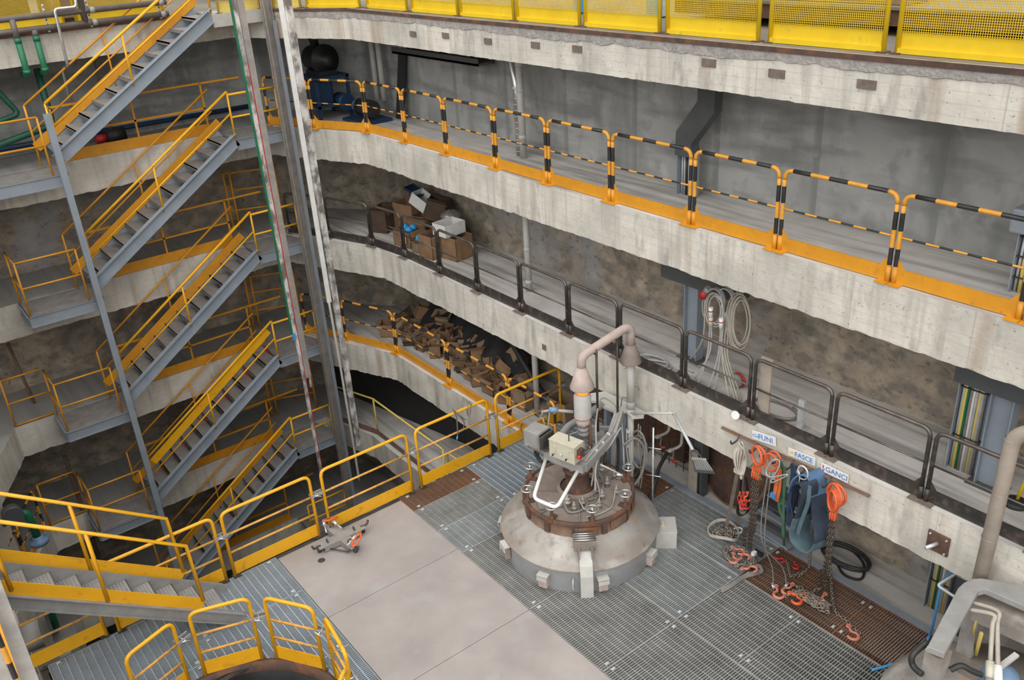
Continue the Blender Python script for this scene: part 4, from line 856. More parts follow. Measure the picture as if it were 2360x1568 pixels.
b = MB(); b.lathe((8.52, 14.52, z2 + .2), [(0, 0), (.06, .01), (.07, .08), (.04, .14), (0, .15)], 9); tag(b.build('blue_wrapper', M['cyan']), 'blue wrapper on the small box right of the labelled box', 'wrapper')
put(carton('cardboard_box', (.22, .22, .2), M['card_lt'], 'small open cardboard box between the two larger boxes', gB), 8.52, 14.52, z2, .3)
put(carton('cardboard_box', (.45, .42, .46), M['card'], 'large cardboard box under the left half of the white box', gB, False), 8.62, 14.12, z2, .1)
put(carton('cardboard_box', (.45, .42, .46), M['card'], 'large cardboard box under the right half of the white box', gB, False), 8.88, 13.7, z2, .15)
put(carton('cardboard_box', (.5, .4, .24), M['white'], 'open white box on top of the two large cardboard boxes', gB, False), 8.83, 13.86, z2 + .46, .12)
put(carton('cardboard_box', (.5, .45, .4), M['card_dk'], 'dark cardboard box against the wall behind the white box', gB), 9.12, 14.5, z2, -.3)
put(carton('cardboard_box', (.5, .5, .45), M['card'], 'cardboard box against the wall behind the labelled box', gB), 9.1, 15.2, z2, .4)
put(carton('cardboard_box', (.45, .4, .4), M['card_dk'], 'tilted dark cardboard box on the boxes in the corner', gB), 9.15, 14.85, z2 + .47, .8, .3)
put(carton('cardboard_box', (.4, .6, .6), M['card'], 'tall cardboard box deepest in the corner', gB, False), 9.15, 15.85, z2, .2)
put(carton('cardboard_box', (.5, .4, .5), M['card_dk'], 'dark cardboard box behind the stained hanging strip', gB), 8.75, 16.25, z2, .5)
put(carton('white_blue_box', (.34, .42, .26), M['white'], 'white box with a blue lid edge lying tilted on top of the corner heap', gB, False), 9.15, 15.35, z2 + .62, .3, .5)
put(carton('white_blue_box', (.3, .4, .05), M['deep_blue'], 'flat blue box lid beside the white box on the corner heap', gB, False), 9.2, 15.6, z2 + .86, .3, .4)
b = MB(); b.lathe((9.15, 14.25, z2 + .55), [(0, 0), (.2, .02), (.22, .12), (.12, .2), (0, .22)], 11); tag(b.build('plastic_wrap', M['tin']), 'crumpled clear wrap lying on the boxes behind the white box', 'wrapping')
protos = [carton('cardboard_box', (.36, .30, .26), M['card'], '', 'cardboard heap on the lower gallery'), carton('cardboard_box', (.30, .24, .22), M['card_lt'], '', 'cardboard heap on the lower gallery'), carton('cardboard_box', (.34, .3, .12), M['card_dk'], '', 'cardboard heap on the lower gallery'), carton('cardboard_box', (.26, .26, .3), M['card'], '', 'cardboard heap on the lower gallery', False)]
labs = ['brown open cardboard box in the heap on the lower gallery', 'pale open cardboard box in the heap on the lower gallery', 'flat dark cardboard tray in the heap on the lower gallery', 'closed-sided brown cardboard box in the heap on the lower gallery']
rnd = random.Random(11); used = [0] * 4
for i in range(84):
    u = rnd.random(); y = 11.75 + 4.6 * ((i + .5) / 84) ** .9; x = 8.62 + .62 * u; zz = z3 + max(0, (u - .25)) * .75 * rnd.random() + .01
    if y > 14.6: x -= .1 * (y - 14.6)
    k = rnd.choice([0, 0, 1, 1, 2, 3])
    rot = (rnd.uniform(-.5, .5) * (zz > z3 + .05), rnd.uniform(-.6, .6) * (zz > z3 + .05), rnd.uniform(0, 6.28))
    o = protos[k] if not used[k] else dup(protos[k], (0, 0, 0), 0, labs[k]); used[k] = 1; o['label'] = labs[k]
    o.location = (x, y, zz); o.rotation_euler = rot; s = rnd.uniform(.65, 1.15); o.scale = (s, s, s)
put(carton('cardboard_box', (.34, .55, .42), M['card_lt'], 'large upright carton with white lettering-like stripes by the drain pipe', None), 8.72, 10.98 + .72, z3, .1)
put(carton('cardboard_box', (.4, .5, .45), M['card_lt'], 'large pale carton right of the drain pipe behind the platform end rail', None, False), 8.95, 10.75, z3, .05)
for i in range(12):
    x, y = 8.55 + .1 * rnd.random() + .12 * (i % 3), 11.95 + .09 * i * rnd.uniform(.7, 1.1); b = MB(); q = rnd.uniform(.05, .1)
    b.lathe((x, y, z3), [(0, 0), (q, .01), (q * 1.15, q * .5), (q * .6, q), (0, q * 1.05)], 8); tag(b.build('foil_bag', M['tin']), 'crumpled silver bag on the floor before the cardboard heap', 'bag', 'silver bags before the cardboard heap')
t = thing('black_sheet', (9.1, 13.2, z3 + .55), 'black plastic sheeting draped over the back of the cardboard heap', 'sheeting')
b = MB(); n = 26; mm = 8; vs = []
for i in range(n + 1):
    for j in range(mm + 1):
        p = V(8.95 + .50 * j / mm, 12.0 + 3.6 * i / n, z3 + .34 + .55 * (j / mm)); p.z += .10 * noise.noise(p * 3) + .05 * noise.noise(p * 8); vs.append(p)
b.add(vs, [(i * (mm + 1) + j, i * (mm + 1) + j + 1, (i + 1) * (mm + 1) + j + 1, (i + 1) * (mm + 1) + j) for i in range(n) for j in range(mm)], 0, True); b.build('sheet', M['black'], t)
pipe('black_tube', smooth([(9.05, 12.6, z3 + 1.15), (8.98, 12.2, z3 + .95), (8.88, 11.4, z3 + .45), (8.86, 11.0, z3 + .3)]), .055, M['hose'], 'thick black tube slanting down to the grey drain pipe', 'tube', 0)

# ------------------------------------------------------------------ furnace
FC = V(6.80, 7.92, 0)
def fp(a, r, z): a = math.radians(a); return V(FC.x + r * math.cos(a), FC.y + r * math.sin(a), z)
fur = thing('furnace', (FC.x, FC.y, -.3), 'round dusty steel furnace with a handwheel lid standing in the gratings', 'furnace')
b = MB(); b.lathe(FC, [(1.09, -.5), (1.10, .0), (1.11, .06), (1.115, .36)], 96); b.build('side_shell', M['side'], fur)
b = MB()
for pr_ in ([(1.11, .358), (1.14, .360)], [(1.14, .360), (1.14, .378)], [(1.14, .378), (.835, .635)], [(.835, .635), (.80, .652), (.785, .67)]): b.lathe(FC, pr_, 96)
b.build('shoulder', M['shell'], fur)
b = MB(); b.lathe(FC, [(.80, .645), (.785, .67), (.765, .70), (.765, .82), (.79, .84), (.79, .865)], 72); b.build('neck_ring', M['rust'], fur)
b = MB(); b.lathe(FC, [(.795, .84), (.80, .875), (.79, .905), (.76, .91), (.75, .885), (.74, .875)], 72)
for k in range(12): 
    a = 15 + 30 * k; b.bar(fp(a - 3, .785, .765), fp(a + 3, .785, .765), .03, .18)
b.build('clamp_ring', M['rust_dark'], fur)
b = MB()
for a0 in (225, 262, 300, 335):
    P = [fp(a0 + d, .795, .77) for d in (0, 7, 14, 21)]; b = MB(); b.strip(P, (0, 0, 1), .12, .012); b.build('ring_plate', M['rust'], fur)
lid = MB(); lid.lathe(FC, [(0, 0.880), (.745, 0.880)], 72); lid.lathe(FC, [(.745, 0.875), (.745, 0.885)], 72)
for a in range(8): lid.bar(fp(a * 45 + 5, .24, 0.895), fp(a * 45 + 5, .74, 0.888), .012, .035)
lidm = lid.build('lid', M['lid'], fur)
b = MB(); b.lathe(FC + V(.03, .05, 0), [(.22, 0.880), (.22, 0.930), (.17, 0.940), (.17, 1.20), (.20, 1.21), (.20, 1.24), (.15, 1.25), (0, 1.25)], 32); b.build('lid_turret', M['rust_dark'], fur)
b = MB(); b.lathe(FC + V(.03, .05, 0), [(.30, 0.880), (.30, 0.940), (.25, 0.940)], 32); b.build('turret_collar', M['lid'], fur)
wa = [200, 243, 287, 336, 20, 65, 115, 159]
for i, a in enumerate(wa):
    c = fp(a, .755, 0); b = MB()
    b.lathe(c, [(.032, .87), (.032, .95), (.022, .95), (.022, 1.09), (0, 1.09)], 10); b.bar(fp(a, .66, .895), fp(a, .83, .895), .07, .035); sp = b.build('clamp_screw', M['rust_dark'], fur)
    b = MB(); R, q = .083, .0105
    b.tube([c + V(R * math.cos(t), R * math.sin(t), 1.105) for t in [2 * math.pi * k / 24 for k in range(24)]], q, 8, closed=True)
    for k in range(3): t = a / 57.3 + k * 2.094; b.bar(c + V(0, 0, 1.09), c + V(R * math.cos(t), R * math.sin(t), 1.105), .012, .008)
    b.lathe(c, [(0, 1.075), (.022, 1.075), (.022, 1.115), (0, 1.12)], 10); b.build('handwheel', M['chrome'], sp)
for a, r, s in ((262, .52, 0.910), (285, .40, .9), (305, .55, 1.010), (330, .42, 1), (222, .50, 0.910), (238, .38, 0.910), (205, .38, 1.5), (10, .55, 1.110), (345, .58, .8)):
    c = fp(a, r, 0); b = MB(); b.lathe(c, [(.035 * s, 0.880), (.035 * s, 0.940), (.042 * s, 0.940), (.042 * s, 0.960), (.028 * s, 0.970), (.026 * s, 0.990), (.034 * s, 0.995), (.034 * s, 1.010), (.014, 1.025), (.016, 1.050), (0, 1.060)], 14); b.build('lid_fitting', M['grey_steel'], fur)
b = MB(); b.bar(fp(190, .30, 0.910), fp(168, .66, 0.905), .3, .03); b.build('lid_plate', M['lid'], fur); b = MB(); b.bar(fp(345, .35, 0.900), fp(350, .7, 0.900), .012, .03); b.build('lid_plate', M['lid'], fur)
def cab(pts, rr, m, name='cable', par=None, n=6): b = MB(); b.tube(smooth(pts, 7), rr, n); return b.build(name, M[m], par)
cab([fp(200, .42, 0.960), fp(215, .55, 0.910), fp(235, .48, 0.900), fp(250, .36, 0.910)], .018, 'cable_gr', 'lid_hose', fur)
cab([fp(238, .68, 0.930), fp(255, .64, 0.900), fp(275, .62, 0.900), fp(290, .56, 0.910), fp(306, .54, 1.010)], .009, 'cable', 'lid_cable', fur)
cab([fp(300, .26, 0.910), fp(320, .34, 0.900), fp(345, .40, 0.900), fp(10, .5, 0.900), fp(22, .68, 0.930), fp(24, .8, 0.990)], .024, 'cable_gr', 'lid_hose', fur)
cab([fp(255, .3, 0.910), fp(290, .34, 0.900), fp(330, .36, 0.900), fp(352, .5, 0.900), fp(340, .66, 0.900)], .016, 'cable_gr', 'lid_hose', fur)
cab([fp(230, .36, 0.990), fp(240, .5, 0.910), fp(262, .44, 0.910), fp(280, .38, 0.930), fp(300, .3, 1.010), fp(330, .2, 1.35), V(6.95, 7.82, 1.6)], .010, 'cable', 'lid_cable', fur)
cab([fp(10, .84, 0.990), fp(5, .9, .8), fp(355, 0.890, .6), fp(345, 0.990, .42), fp(338, 1.010, .40)], .016, 'cable_gr', 'shoulder_hose', fur)
b = MB(); b.tube([fp(352, 0.910, .56), fp(348, 0.970, .48)], .02, 6); b.build('hose_end', M['mesh_y'], fur)
# fittings round the shell
def shell_box(a, r, z0, z1, wd, dp, name, m, lidm_=None):
    c = fp(a, r + dp / 2, (z0 + z1) / 2); b = MB(); R = Matrix.Rotation(math.radians(a), 3, 'Z')
    b.box(c, (dp, wd, (z1 - z0)), 0, R); o = b.build(name, M[m], fur, bevel=.008)
    b = MB(); b.box(c + V(0, 0, (z1 - z0) / 2 + .01), (dp + .03, wd + .03, .015), 0, R); b.box(fp(a, r + dp + .012, z1 - .04), (.015, wd + .02, .06), 0, R); b.build('flap', M['pipe_lt'], o)
    return o
for a in (203, 244, 288): shell_box(a, 1.10, .05, .24, .13, .09, 'side_box', 'cone')
shell_box(165, 1.12, .14, .34, .16, .08, 'side_box', 'lid')
shell_box(130, 1.10, .05, .24, .13, .09, 'side_box', 'cone')
b = MB(); a = 318; R = Matrix.Rotation(math.radians(a), 3, 'Z')
b.box(fp(a, 1.22, .26), (.34, .36, .03), 0, R); b.box(fp(a, 1.37, .1), (.03, .36, .34), 0, R); b.box(fp(a + 8, 1.24, .1), (.30, .03, .34), 0, R); b.box(fp(a - 8, 1.24, .1), (.30, .03, .34), 0, R); b.build('side_bracket', M['pipe_lt'], fur)
b = MB(); b.box(fp(a, 1.2, .29), (.05, .09, .03), 0, R); b.build('bracket_plate', M['cream'], fur)
b = MB(); a = 233; R = Matrix.Rotation(math.radians(a), 3, 'Z')
P = [fp(a, .92, .70), fp(a, 1.13, .46), fp(a, 1.17, .34), fp(a, 1.17, -.02)]
tan = V(-math.sin(math.radians(a)), math.cos(math.radians(a)), 0); b.strip(P, tan, .17, .08); b.build('spout_chute', M['pipe_lt'], fur)
b = MB(); b.box(fp(a, .95, .72), (.2, .30, .13), 0, R); b.box(fp(a + 5, 1.0, .62), (.22, .02, .2), 0, R); b.box(fp(a - 5, 1.0, .62), (.22, .02, .2), 0, R); hb = b.build('chute_hinge', M['lid'], fur)
b = MB()
for k in range(4): b.tube([fp(a - 9, .88 + .045 * k, .80), fp(a, .885 + .045 * k, .81), fp(a + 9, .88 + .045 * k, .80)], .012, 6)
b.build('hinge_rod', M['chrome'], hb)
b = MB()
for a in (328, 226, 160): b.tube(fillet([fp(a - 2, 1.12, .1), fp(a - 2, 1.20, .12), fp(a - 2, 1.20, .24), fp(a - 2, 1.12, .26)], .03), .010, 6)
b.build('lifting_eye', M['pipe_lt'], fur)

# swing frame, control boxes and burner over the furnace
def boxbeam(b, pts, wd, ht):
    for p, q in zip(pts[:-1], pts[1:]): b.bar(p, q, wd, ht)
fr = thing('swing_frame', (7.85, 8.08, 0), 'grey steel swing frame behind the furnace carrying the control boxes over its lid', 'frame')
A, B, K, T = V(6.50, 8.23, 1.5), V(6.64, 7.62, 1.5), V(7.42, 7.86, 1.57), V(7.72, 8.02, 1.76)
b = MB(); b.bar(A, B + (B - A).normalized() * .04, .13, .12); b.build('cross_beam', M['mid_steel'], fr)
b = MB(); b.bar(B, K, .12, .12); b.bar(K, T, .12, .12); b.build('side_beam', M['mid_steel'], fr)
b = MB(); b.tube([A, V(7.1, 8.45, 1.58), V(7.7, 8.35, 1.75)], .055, 10); b.build('side_tube', M['mid_steel'], fr)
b = MB(); b.bar(V(7.3, 8.4, 1.5), V(7.62, 7.96, 1.55), .05, .05); b.bar(V(7.45, 8.4, 1.3), V(7.65, 7.98, 1.35), .05, .05); b.bar((7.6, 8.02, .9), (7.62, 8.0, 1.6), .08, .06, up=(1, 0, 0)); b.build('rung', M['mid_steel'], fr)
b = MB(); pl = [(7.58, 8.60), (7.76, 8.72), (7.98, 8.60), (7.98, 7.78), (7.88, 7.70), (7.74, 7.80), (7.80, 7.98), (7.68, 8.02), (7.66, 8.3), (7.72, 8.45)]
b.prism(pl, 1.72, 1.76); b.bar((7.60, 8.55, 1.66), (7.78, 8.65, 1.66), .03, .12); b.build('top_plate', M['pipe_lt'], fr)
b = MB(); b.bb(7.80, 7.90, 8.02, 8.16, 0, 1.72); b.bb(7.70, 7.80, 8.28, 8.34, .0, 1.72); b.build('column', M['blue_steel'], fr)
b = MB(); b.bb(7.72, 7.98, 7.96, 8.22, 0.002, .03); b.build('foot_plate', M['blue_steel'], fr)
b = MB(); P = [V(6.47, 8.20, 1.45), V(5.93, 7.84, 1.22), V(6.02, 7.46, 1.22), V(6.58, 7.66, 1.45)]; b.tube(fillet(P, .09, 6), .026, 10); b.build('grab_bar', M['white'], fr)
b = MB(); b.tube(fillet([V(6.46, 8.28, 1.42), V(6.72, 7.94, 1.28), V(6.72, 7.94, 1.05)], .07), .030, 10); b.build('strut', M['mid_steel'], fr)
bx = thing('control_box', (6.53, 7.86, 1.56), 'cream control box with two handles on the front of the swing frame', 'control box')
ux = (B - A).normalized(); uy = V(0, 0, 1).cross(ux)
Rb = Matrix((ux, uy, V(0, 0, 1))).transposed()
cc = A + ux * .39 - uy * .05 + V(0, 0, .24)
b = MB(); b.box(cc, (.42, .22, .26), 0, Rb); b.build('case', M['cream'], bx, bevel=.006)
toward = -1 if (uy.x * -.65 + uy.y * -.75) < 0 else 1
fy = uy * (.115 * toward)
b = MB(); b.box(cc + V(0, 0, .136), (.43, .23, .012), 0, Rb); b.build('lid', M['cream'], bx)
for s in (-1, 1):
    b = MB(); p = cc + ux * (.11 * s) + fy; b.box(p + V(0, 0, .01), (.035, .012, .11), 0, Rb); b.tube([p + fy * .2 + V(0, 0, -.05), p + fy * .5 + V(0, 0, -.06), p + fy * .5 + V(0, 0, -.03)], .009, 6, mi=1); b.build('handle', [M['cream'], M['dark_steel']], bx)
b = MB(); p = cc + fy; b.tube([p - V(0, 0, .03), p - V(0, 0, .03) + fy * .25], .018, 10); b.build('knob', M['zinc'], bx)
b = MB(); p = cc + ux * .24 + V(0, 0, .02); b.box(p, (.06, .1, .12), 0, Rb); b.build('switch', M['rust_dark'], bx)
b = MB(); b.tube([p + fy * .6 + V(0, 0, -.02), p + fy * .6 + ux * .05 + V(0, 0, -.02)], .028, 10); b.build('push_button', M['red'], bx)
b = MB(); b.tube([cc + V(0, 0, .14) + ux * .05, cc + V(0, 0, .32) + ux * .05], .008, 6); b.build('aerial', M['dark_steel'], bx)
b2 = thing('control_box', A + V(0, .1, .1), 'grey box with coiled wires left of the cream control box', 'control box')
c2 = A - ux * .12 + V(-.02, .02, .24)
b = MB(); b.box(c2, (.26, .26, .26), 0, Rb); b.build('case', M['mid_steel'], b2, bevel=.006)
b = MB(); b.box(c2 + ux * .17, (.07, .26, .2), 0, Rb); b.box(c2 + ux * .14 - V(0, 0, .02), (.03, .30, .24), 1, Rb); b.build('heat_sink', [M['dark_steel'], M['lid']], b2)
b = MB(); b.tube(smooth([c2 - ux * .1 + V(0, 0, .1), c2 - ux * .25 + V(0, 0, .12), c2 - ux * .27 + V(0, 0, -.05), c2 + fy * 1.3 + V(0, 0, -.12), c2 + ux * .2 + fy * 1.2 + V(0, 0, -.10)], 6), .010, 6); b.build('wire', M['pipe_br'], b2)
b = MB()
for s in (0, .05): b.tube(smooth([c2 + ux * (.02 + s) + V(0, 0, -.13), c2 + ux * (-.05 + s) + V(0, 0, -.3), c2 + ux * (.05 + s) + V(0, 0, -.42), c2 + ux * (.2 + s) + V(0, 0, -.3)], 6), .018, 6)
b.build('black_cable', M['hose'], b2)
bu = thing('burner', (7.03, 8.04, 1.27), 'upright burner with a pale ceramic jacket and glowing orange mouth above the lid', 'burner')
bc = V(7.03, 8.04, 0)
b = MB(); b.lathe(bc, [(.105, 1.98), (.118, 2.0), (.118, 2.30), (.10, 2.335), (.085, 2.335), (.08, 2.30)], 32)
for k in range(22): 
    z = 2.0 + .0136 * k; b.lathe(bc, [(.118, z), (.1215, z + .004), (.118, z + .008)], 32)
b.build('jacket', M['pipe_lt'], bu)
b = MB(); b.lathe(bc, [(0, 2.28), (.088, 2.30)], 24); b.lathe(bc, [(0.05, 2.30), (.075, 2.34), (.06, 2.39), (0.02, 2.40)], 24); b.build('flame', M['flame'], bu)
b = MB(); b.lathe(bc, [(.125, 1.965), (.125, 1.99), (.10, 1.995)], 28); b.lathe(bc, [(.095, 1.85), (.10, 1.86), (.10, 1.965), (.06, 1.84), (.045, 1.80)], 28); b.build('base_cup', M['cone'], bu)
b = MB(); b.lathe(bc, [(.045, 1.66), (.045, 1.80), (.075, 1.78), (.08, 1.76), (.075, 1.74), (.05, 1.73), (.08, 1.70), (.08, 1.67), (.035, 1.66), (.035, 1.45), (.05, 1.45), (.05, 1.42), (.036, 1.42), (.036, 1.27)], 20); b.build('stem', M['grey_steel'], bu)
b = MB(); b.box((7.02, 8.05, 1.30), (.16, .16, .22)); b.build('valve_block', M['blue_steel'], bu, bevel=.01)
b = MB(); b.tube([(7.13, 8.01, 1.0), (7.13, 8.01, 1.85)], .028, 10); b.build('rusty_rod', M['rust'], bu)
b = MB(); b.tube([(6.93, 8.12, 2.04), (6.72, 8.34, 2.06)], .025, 8); b.tube([(6.72, 8.34, 2.06), (6.63, 8.44, 2.03), (6.63, 8.44, 1.95)], .022, 8); b.build('gas_pipe', M['grey_steel'], bu)
b = MB(); b.tube([(6.78, 8.28, 2.06), (6.70, 8.37, 2.06)], .042, 12); b.build('blue_valve', M['blue_paint'], bu)
b = MB(); b.tube(smooth([(6.7, 8.36, 2.03), (6.68, 8.38, 1.75), (6.72, 8.3, 1.55), (6.8, 8.2, 1.4)], 6), .011, 6); b.tube(smooth([(6.63, 8.44, 1.95), (6.68, 8.4, 1.7), (6.85, 8.3, 1.6), (7.0, 8.1, 1.7)], 6), .010, 6); b.build('gas_hose', M['cable'], bu)
ex = thing('exhaust_pipe', (7.4, 8.0, 2.5), 'dusty pinkish exhaust pipe with a cone hood over the glowing burner', 'exhaust pipe')
e2 = V(7.85, 7.93, 0)
zc = 2.92
b = MB(); b.tube(fillet([bc + V(0, 0, 2.70), bc + V(0, 0, zc - .02), e2 + V(0, 0, 3.14), e2 + V(0, 0, 2.80)], .16, 8), .062, 16); b.build('pipe', M['cone'], ex)
b = MB(); b.lathe(bc, [(.165, 2.42), (.17, 2.44), (.065, 2.74), (.06, 2.74), (.16, 2.43)], 36); b.build('hood', M['cone'], ex)
b = MB(); b.lathe(e2, [(.15, 2.56), (.155, 2.58), (.07, 2.84), (.065, 2.84), (.145, 2.565)], 32); b.build('end_cone', M['lid'], ex)
for f in (.25, .62):
    p = bc.lerp(e2, f) + V(0, 0, zc - .02 + .16 * f); d = (e2 - bc).normalized(); b = MB(); b.lathe(p, [(.064, -.02), (.070, -.015), (.070, .015), (.064, .02)], 16, axis=(d + V(0, 0, .18)).normalized()); b.build('clamp', M['rust'], ex)
for f, zb in ((.30, 1.6), (.72, 1.74)):
    p = bc.lerp(e2, f); b = MB(); b.tube([p + V(.03, .03, zb), p + V(.0, .0, zc + .02 + .16 * f)], .017, 8); b.build('support_rod', M['dark_steel'], ex)
t = thing('flue_pipe', (7.86, 7.93, .3), 'pale grey upright pipe below the cone end of the exhaust pipe', 'pipe')
b = MB(); b.tube([e2 + V(0, 0, 1.9), e2 + V(0, 0, 2.60)], .056, 16); b.tube([e2 + V(0, 0, .3), e2 + V(0, 0, 1.86)], .047, 14); b.build('pipe', M['pipe_lt'], t)
b = MB(); b.lathe(e2, [(.05, 1.80), (.066, 1.83), (.066, 1.90), (.056, 1.92)], 20); b.build('collar', M['grey_steel'], t)
b = MB(); b.tube(fillet([e2 + V(.05, -.02, 2.15), e2 + V(.11, -.05, 2.15), e2 + V(.11, -.05, 2.08)], .03), .008, 6); b.tube(fillet([e2 + V(-.02, .05, 1.95), e2 + V(-.05, .12, 1.97), e2 + V(-.06, .14, 1.8)], .03), .008, 6); b.build('wire_loop', M['cable_gr'], t)
# cables and hoses on the frame
hs = thing('hose_bundle', (7.75, 8.0, .4), 'tangle of grey hoses and cables hanging on the swing frame column', 'hoses')
cab([K + V(-.75, -.25, .02), K + V(-.3, -.1, .08), K + V(0, 0, .1), T + V(0, 0, .08)], .012, 'cable', 'cable', hs)
cab([V(6.9, 7.75, 1.0), V(7.0, 7.75, 1.5), V(7.15, 7.9, 1.9), V(7.5, 8.15, 2.02), V(7.68, 8.0, 1.8), V(7.70, 7.92, 1.3)], .013, 'cable', 'cable', hs)
cab([V(6.85, 7.62, 1.0), V(6.95, 7.68, 1.42), V(7.25, 7.75, 1.5), V(7.5, 7.82, 1.62), V(7.6, 7.85, 1.55), V(7.62, 7.83, .9)], .013, 'cable_lt', 'cable', hs)
for k, (x, y) in enumerate(((7.70, 7.86), (7.72, 7.82), (7.9, 7.78), (7.92, 7.84))):
    cab([V(x, y, 1.55), V(x - .02, y - .02, 1.2), V(x + .02, y - .03, .8), V(x - .05, y - .05, .5)], .010, ['cable', 'cable_lt', 'cable_gr', 'cable'][k], 'cable', hs)
for k in range(3):
    c = V(7.86 + .015 * k, 7.80, 1.15 - .05 * k); b = MB(); b.tube([c + V(.03 * math.cos(t) + .02, -.13 * math.cos(t), (.32 - .04 * k) * math.sin(t)) for t in [2 * math.pi * j / 28 for j in range(28)]], .016, 6, closed=True); b.build('hose_loop', M['cable_gr'], hs)
cab([V(7.62, 7.84, 1.32), V(7.75, 7.75, 1.42), V(7.9, 7.7, 1.2), V(7.88, 7.72, .8), V(7.75, 7.75, .6)], .022, 'cable_gr', 'thick_hose', hs)
cab([V(7.3, 7.9, 1.1), V(7.45, 8.0, 1.45), V(7.6, 7.95, 1.4), V(7.55, 7.9, .9), V(7.4, 7.85, .75)], .020, 'hose', 'thick_hose', hs)
b = MB()
for k, z in enumerate((1.5, 1.25, .95)): b.lathe((7.72, 7.85, z), [(.03, 0), (.036, .006), (.03, .02)], 10)
for f in (.2, .5, .8): p = (B + V(.2, .05, .08)).lerp(K + V(0, 0, .1), f); b.box(p, (.03, .05, .03))
b.build('cable_tie', M['white'], hs)
b = MB(); b.tube([(7.0, 7.66, 1.36), (7.28, 7.55, 1.12)], .009, 6); b.tube([(7.22, 7.56, 1.14), (7.3, 7.54, 1.10)], .018, 6); b.build('lance', M['white'], hs)
t = thing('thin_stand', (8.0, 7.65, .2), 'thin grey rod stand with two cross wires beside the hose bundle', 'stand')
b = MB(); b.tube([(8.0, 7.62, .0), (8.0, 7.62, 1.55)], .014, 8); b.build('rod', M['zinc'], t)
for z in (1.2, .72):
    b = MB(); b.tube([(7.96, 7.75, z - .02), (8.02, 7.48, z + .04)], .007, 6); b.build('wire', M['zinc'], t)
# work lamp on a jointed arm
L0, L1, L2 = onx((1440, 953), 7.84), onx((1553, 953), 7.66), onx((1597, 1038), 7.45)
lp = thing('work_lamp', L0, 'grey floodlight hanging on a jointed arm from the frame column', 'lamp')
b = MB(); b.tube([L0, L1], .018, 8); b.build('upper_arm', M['pipe_lt'], lp)
b = MB(); b.tube([L1, L2], .022, 8); b.tube([L1 - V(0, 0, .03), L1 + V(0, 0, .03)], .018, 8); b.build('lower_arm', M['cable_lt'], lp)
d = (L2 - L1).normalized(); sd = V(.6, -.8, 0); nn = -sd.cross(d).normalized()
b = MB(); b.tube(fillet([L2, L2 + d * .05 + sd * .06, L2 + d * .14 + sd * .05, L2 + d * .14 - sd * .05, L2 + d * .05 - sd * .06, L2], .03), .010, 6); b.build('yoke', M['dark_steel'], lp)
Rl = Matrix((sd, d, sd.cross(d))).transposed(); hc = L2 + d * .27
b = MB(); q = [hc + sd * x + d * y + nn * z for x, y, z in ((-.08, -.1, .0), (.08, -.1, .0), (.13, .1, .0), (-.13, .1, .0), (-.07, -.09, .07), (.07, -.09, .07), (.11, .09, .07), (-.11, .09, .07))]
b.add(q, [(0, 3, 2, 1), (4, 5, 6, 7), (0, 1, 5, 4), (1, 2, 6, 5), (2, 3, 7, 6), (3, 0, 4, 7)]); b.build('head', M['duct'], lp, bevel=.008)
b = MB()
for k in range(7): b.bar(hc + sd * (-.075 + .025 * k) - d * .07 + nn * .075, hc + sd * (-.1 + .033 * k) + d * .08 + nn * .075, .006, .012)
b.bar(hc - sd * .09 - d * .08 + nn * .075, hc + sd * .09 - d * .08 + nn * .075, .03, .02); b.build('fin', M['grey_steel'], lp)
# ------------------------------------------------------------------ corner machine at the lower right
cm = thing('corner_machine', (7.6, 2.6, -.3), 'dusty grey machine frame with rounded top plate in the lower right photo corner', 'machine')
fc2 = V(7.45, 2.30, 0)
b = MB(); b.lathe(fc2, [(1.12, -.4), (1.13, .55), (1.14, .60), (1.05, .68), (.8, .84), (.78, .86), (.78, 1.0), (0, 1.02)], 72); b.build('round_body', M['shell'], cm)
def zp(p, z): return onz(p, z)
zt = 2.05
pl = [zp(p, zt) for p in ((2137, 1491), (2177, 1506), (2247, 1376), (2256, 1362), (2272, 1358), (2360, 1396), (2420, 1425), (2440, 1385), (2360, 1352), (2290, 1338), (2262, 1333), (2240, 1335), (2222, 1343), (2208, 1356))]
b = MB(); b.prism([(p.x, p.y) for p in pl], zt - .07, zt); b.build('top_plate', M['mid_steel'], cm, bevel=.006)
b = MB(); p, q = zp((2250, 1395), 1.75), zp((2440, 1480), 1.75); b.bar(p, q, .20, .26); b.build('cross_beam', M['grey_steel'], cm); b = MB(); p, q = zp((2170, 1570), 1.55), zp((2300, 1640), 1.55); b.bar(p, q, .2, .2); b.build('cross_beam', M['grey_steel'], cm)
b = MB(); p = zp((2160, 1520), 1.85); b.bar((p.x, p.y, .9), (p.x, p.y, 1.95), .16, .18, up=(1, 0, 0)); b.build('leg', M['grey_steel'], cm); b = MB(); p = zp((2262, 1350), 1.90); b.bar((p.x, p.y, .0), (p.x, p.y, 1.95), .16, .16, up=(1, 0, 0)); b.build('leg', M['grey_steel'], cm)
b = MB(); p = zp((2145, 1500), 1.92); b.tube([p, p + V(.0, 0, -.7)], .045, 10); b.build('white_tube', M['pipe_lt'], cm)
b = MB(); p = zp((2150, 1497), 1.96); b.tube([p, p - V(0, 0, .05)], .055, 10); b.build('tube_cap', M['white'], cm)
b = MB(); b.tube(smooth([zp((2138, 1480), 1.90), zp((2104, 1510), 1.80), zp((2104, 1535), 1.70), zp((2125, 1555), 1.70)], 6), .03, 8); b.tube(smooth([zp((2190, 1545), 1.75), zp((2215, 1535), 1.80), zp((2240, 1547), 1.75), zp((2262, 1556), 1.70)], 6), .028, 8); b.build('black_hose', M['hose'], cm)
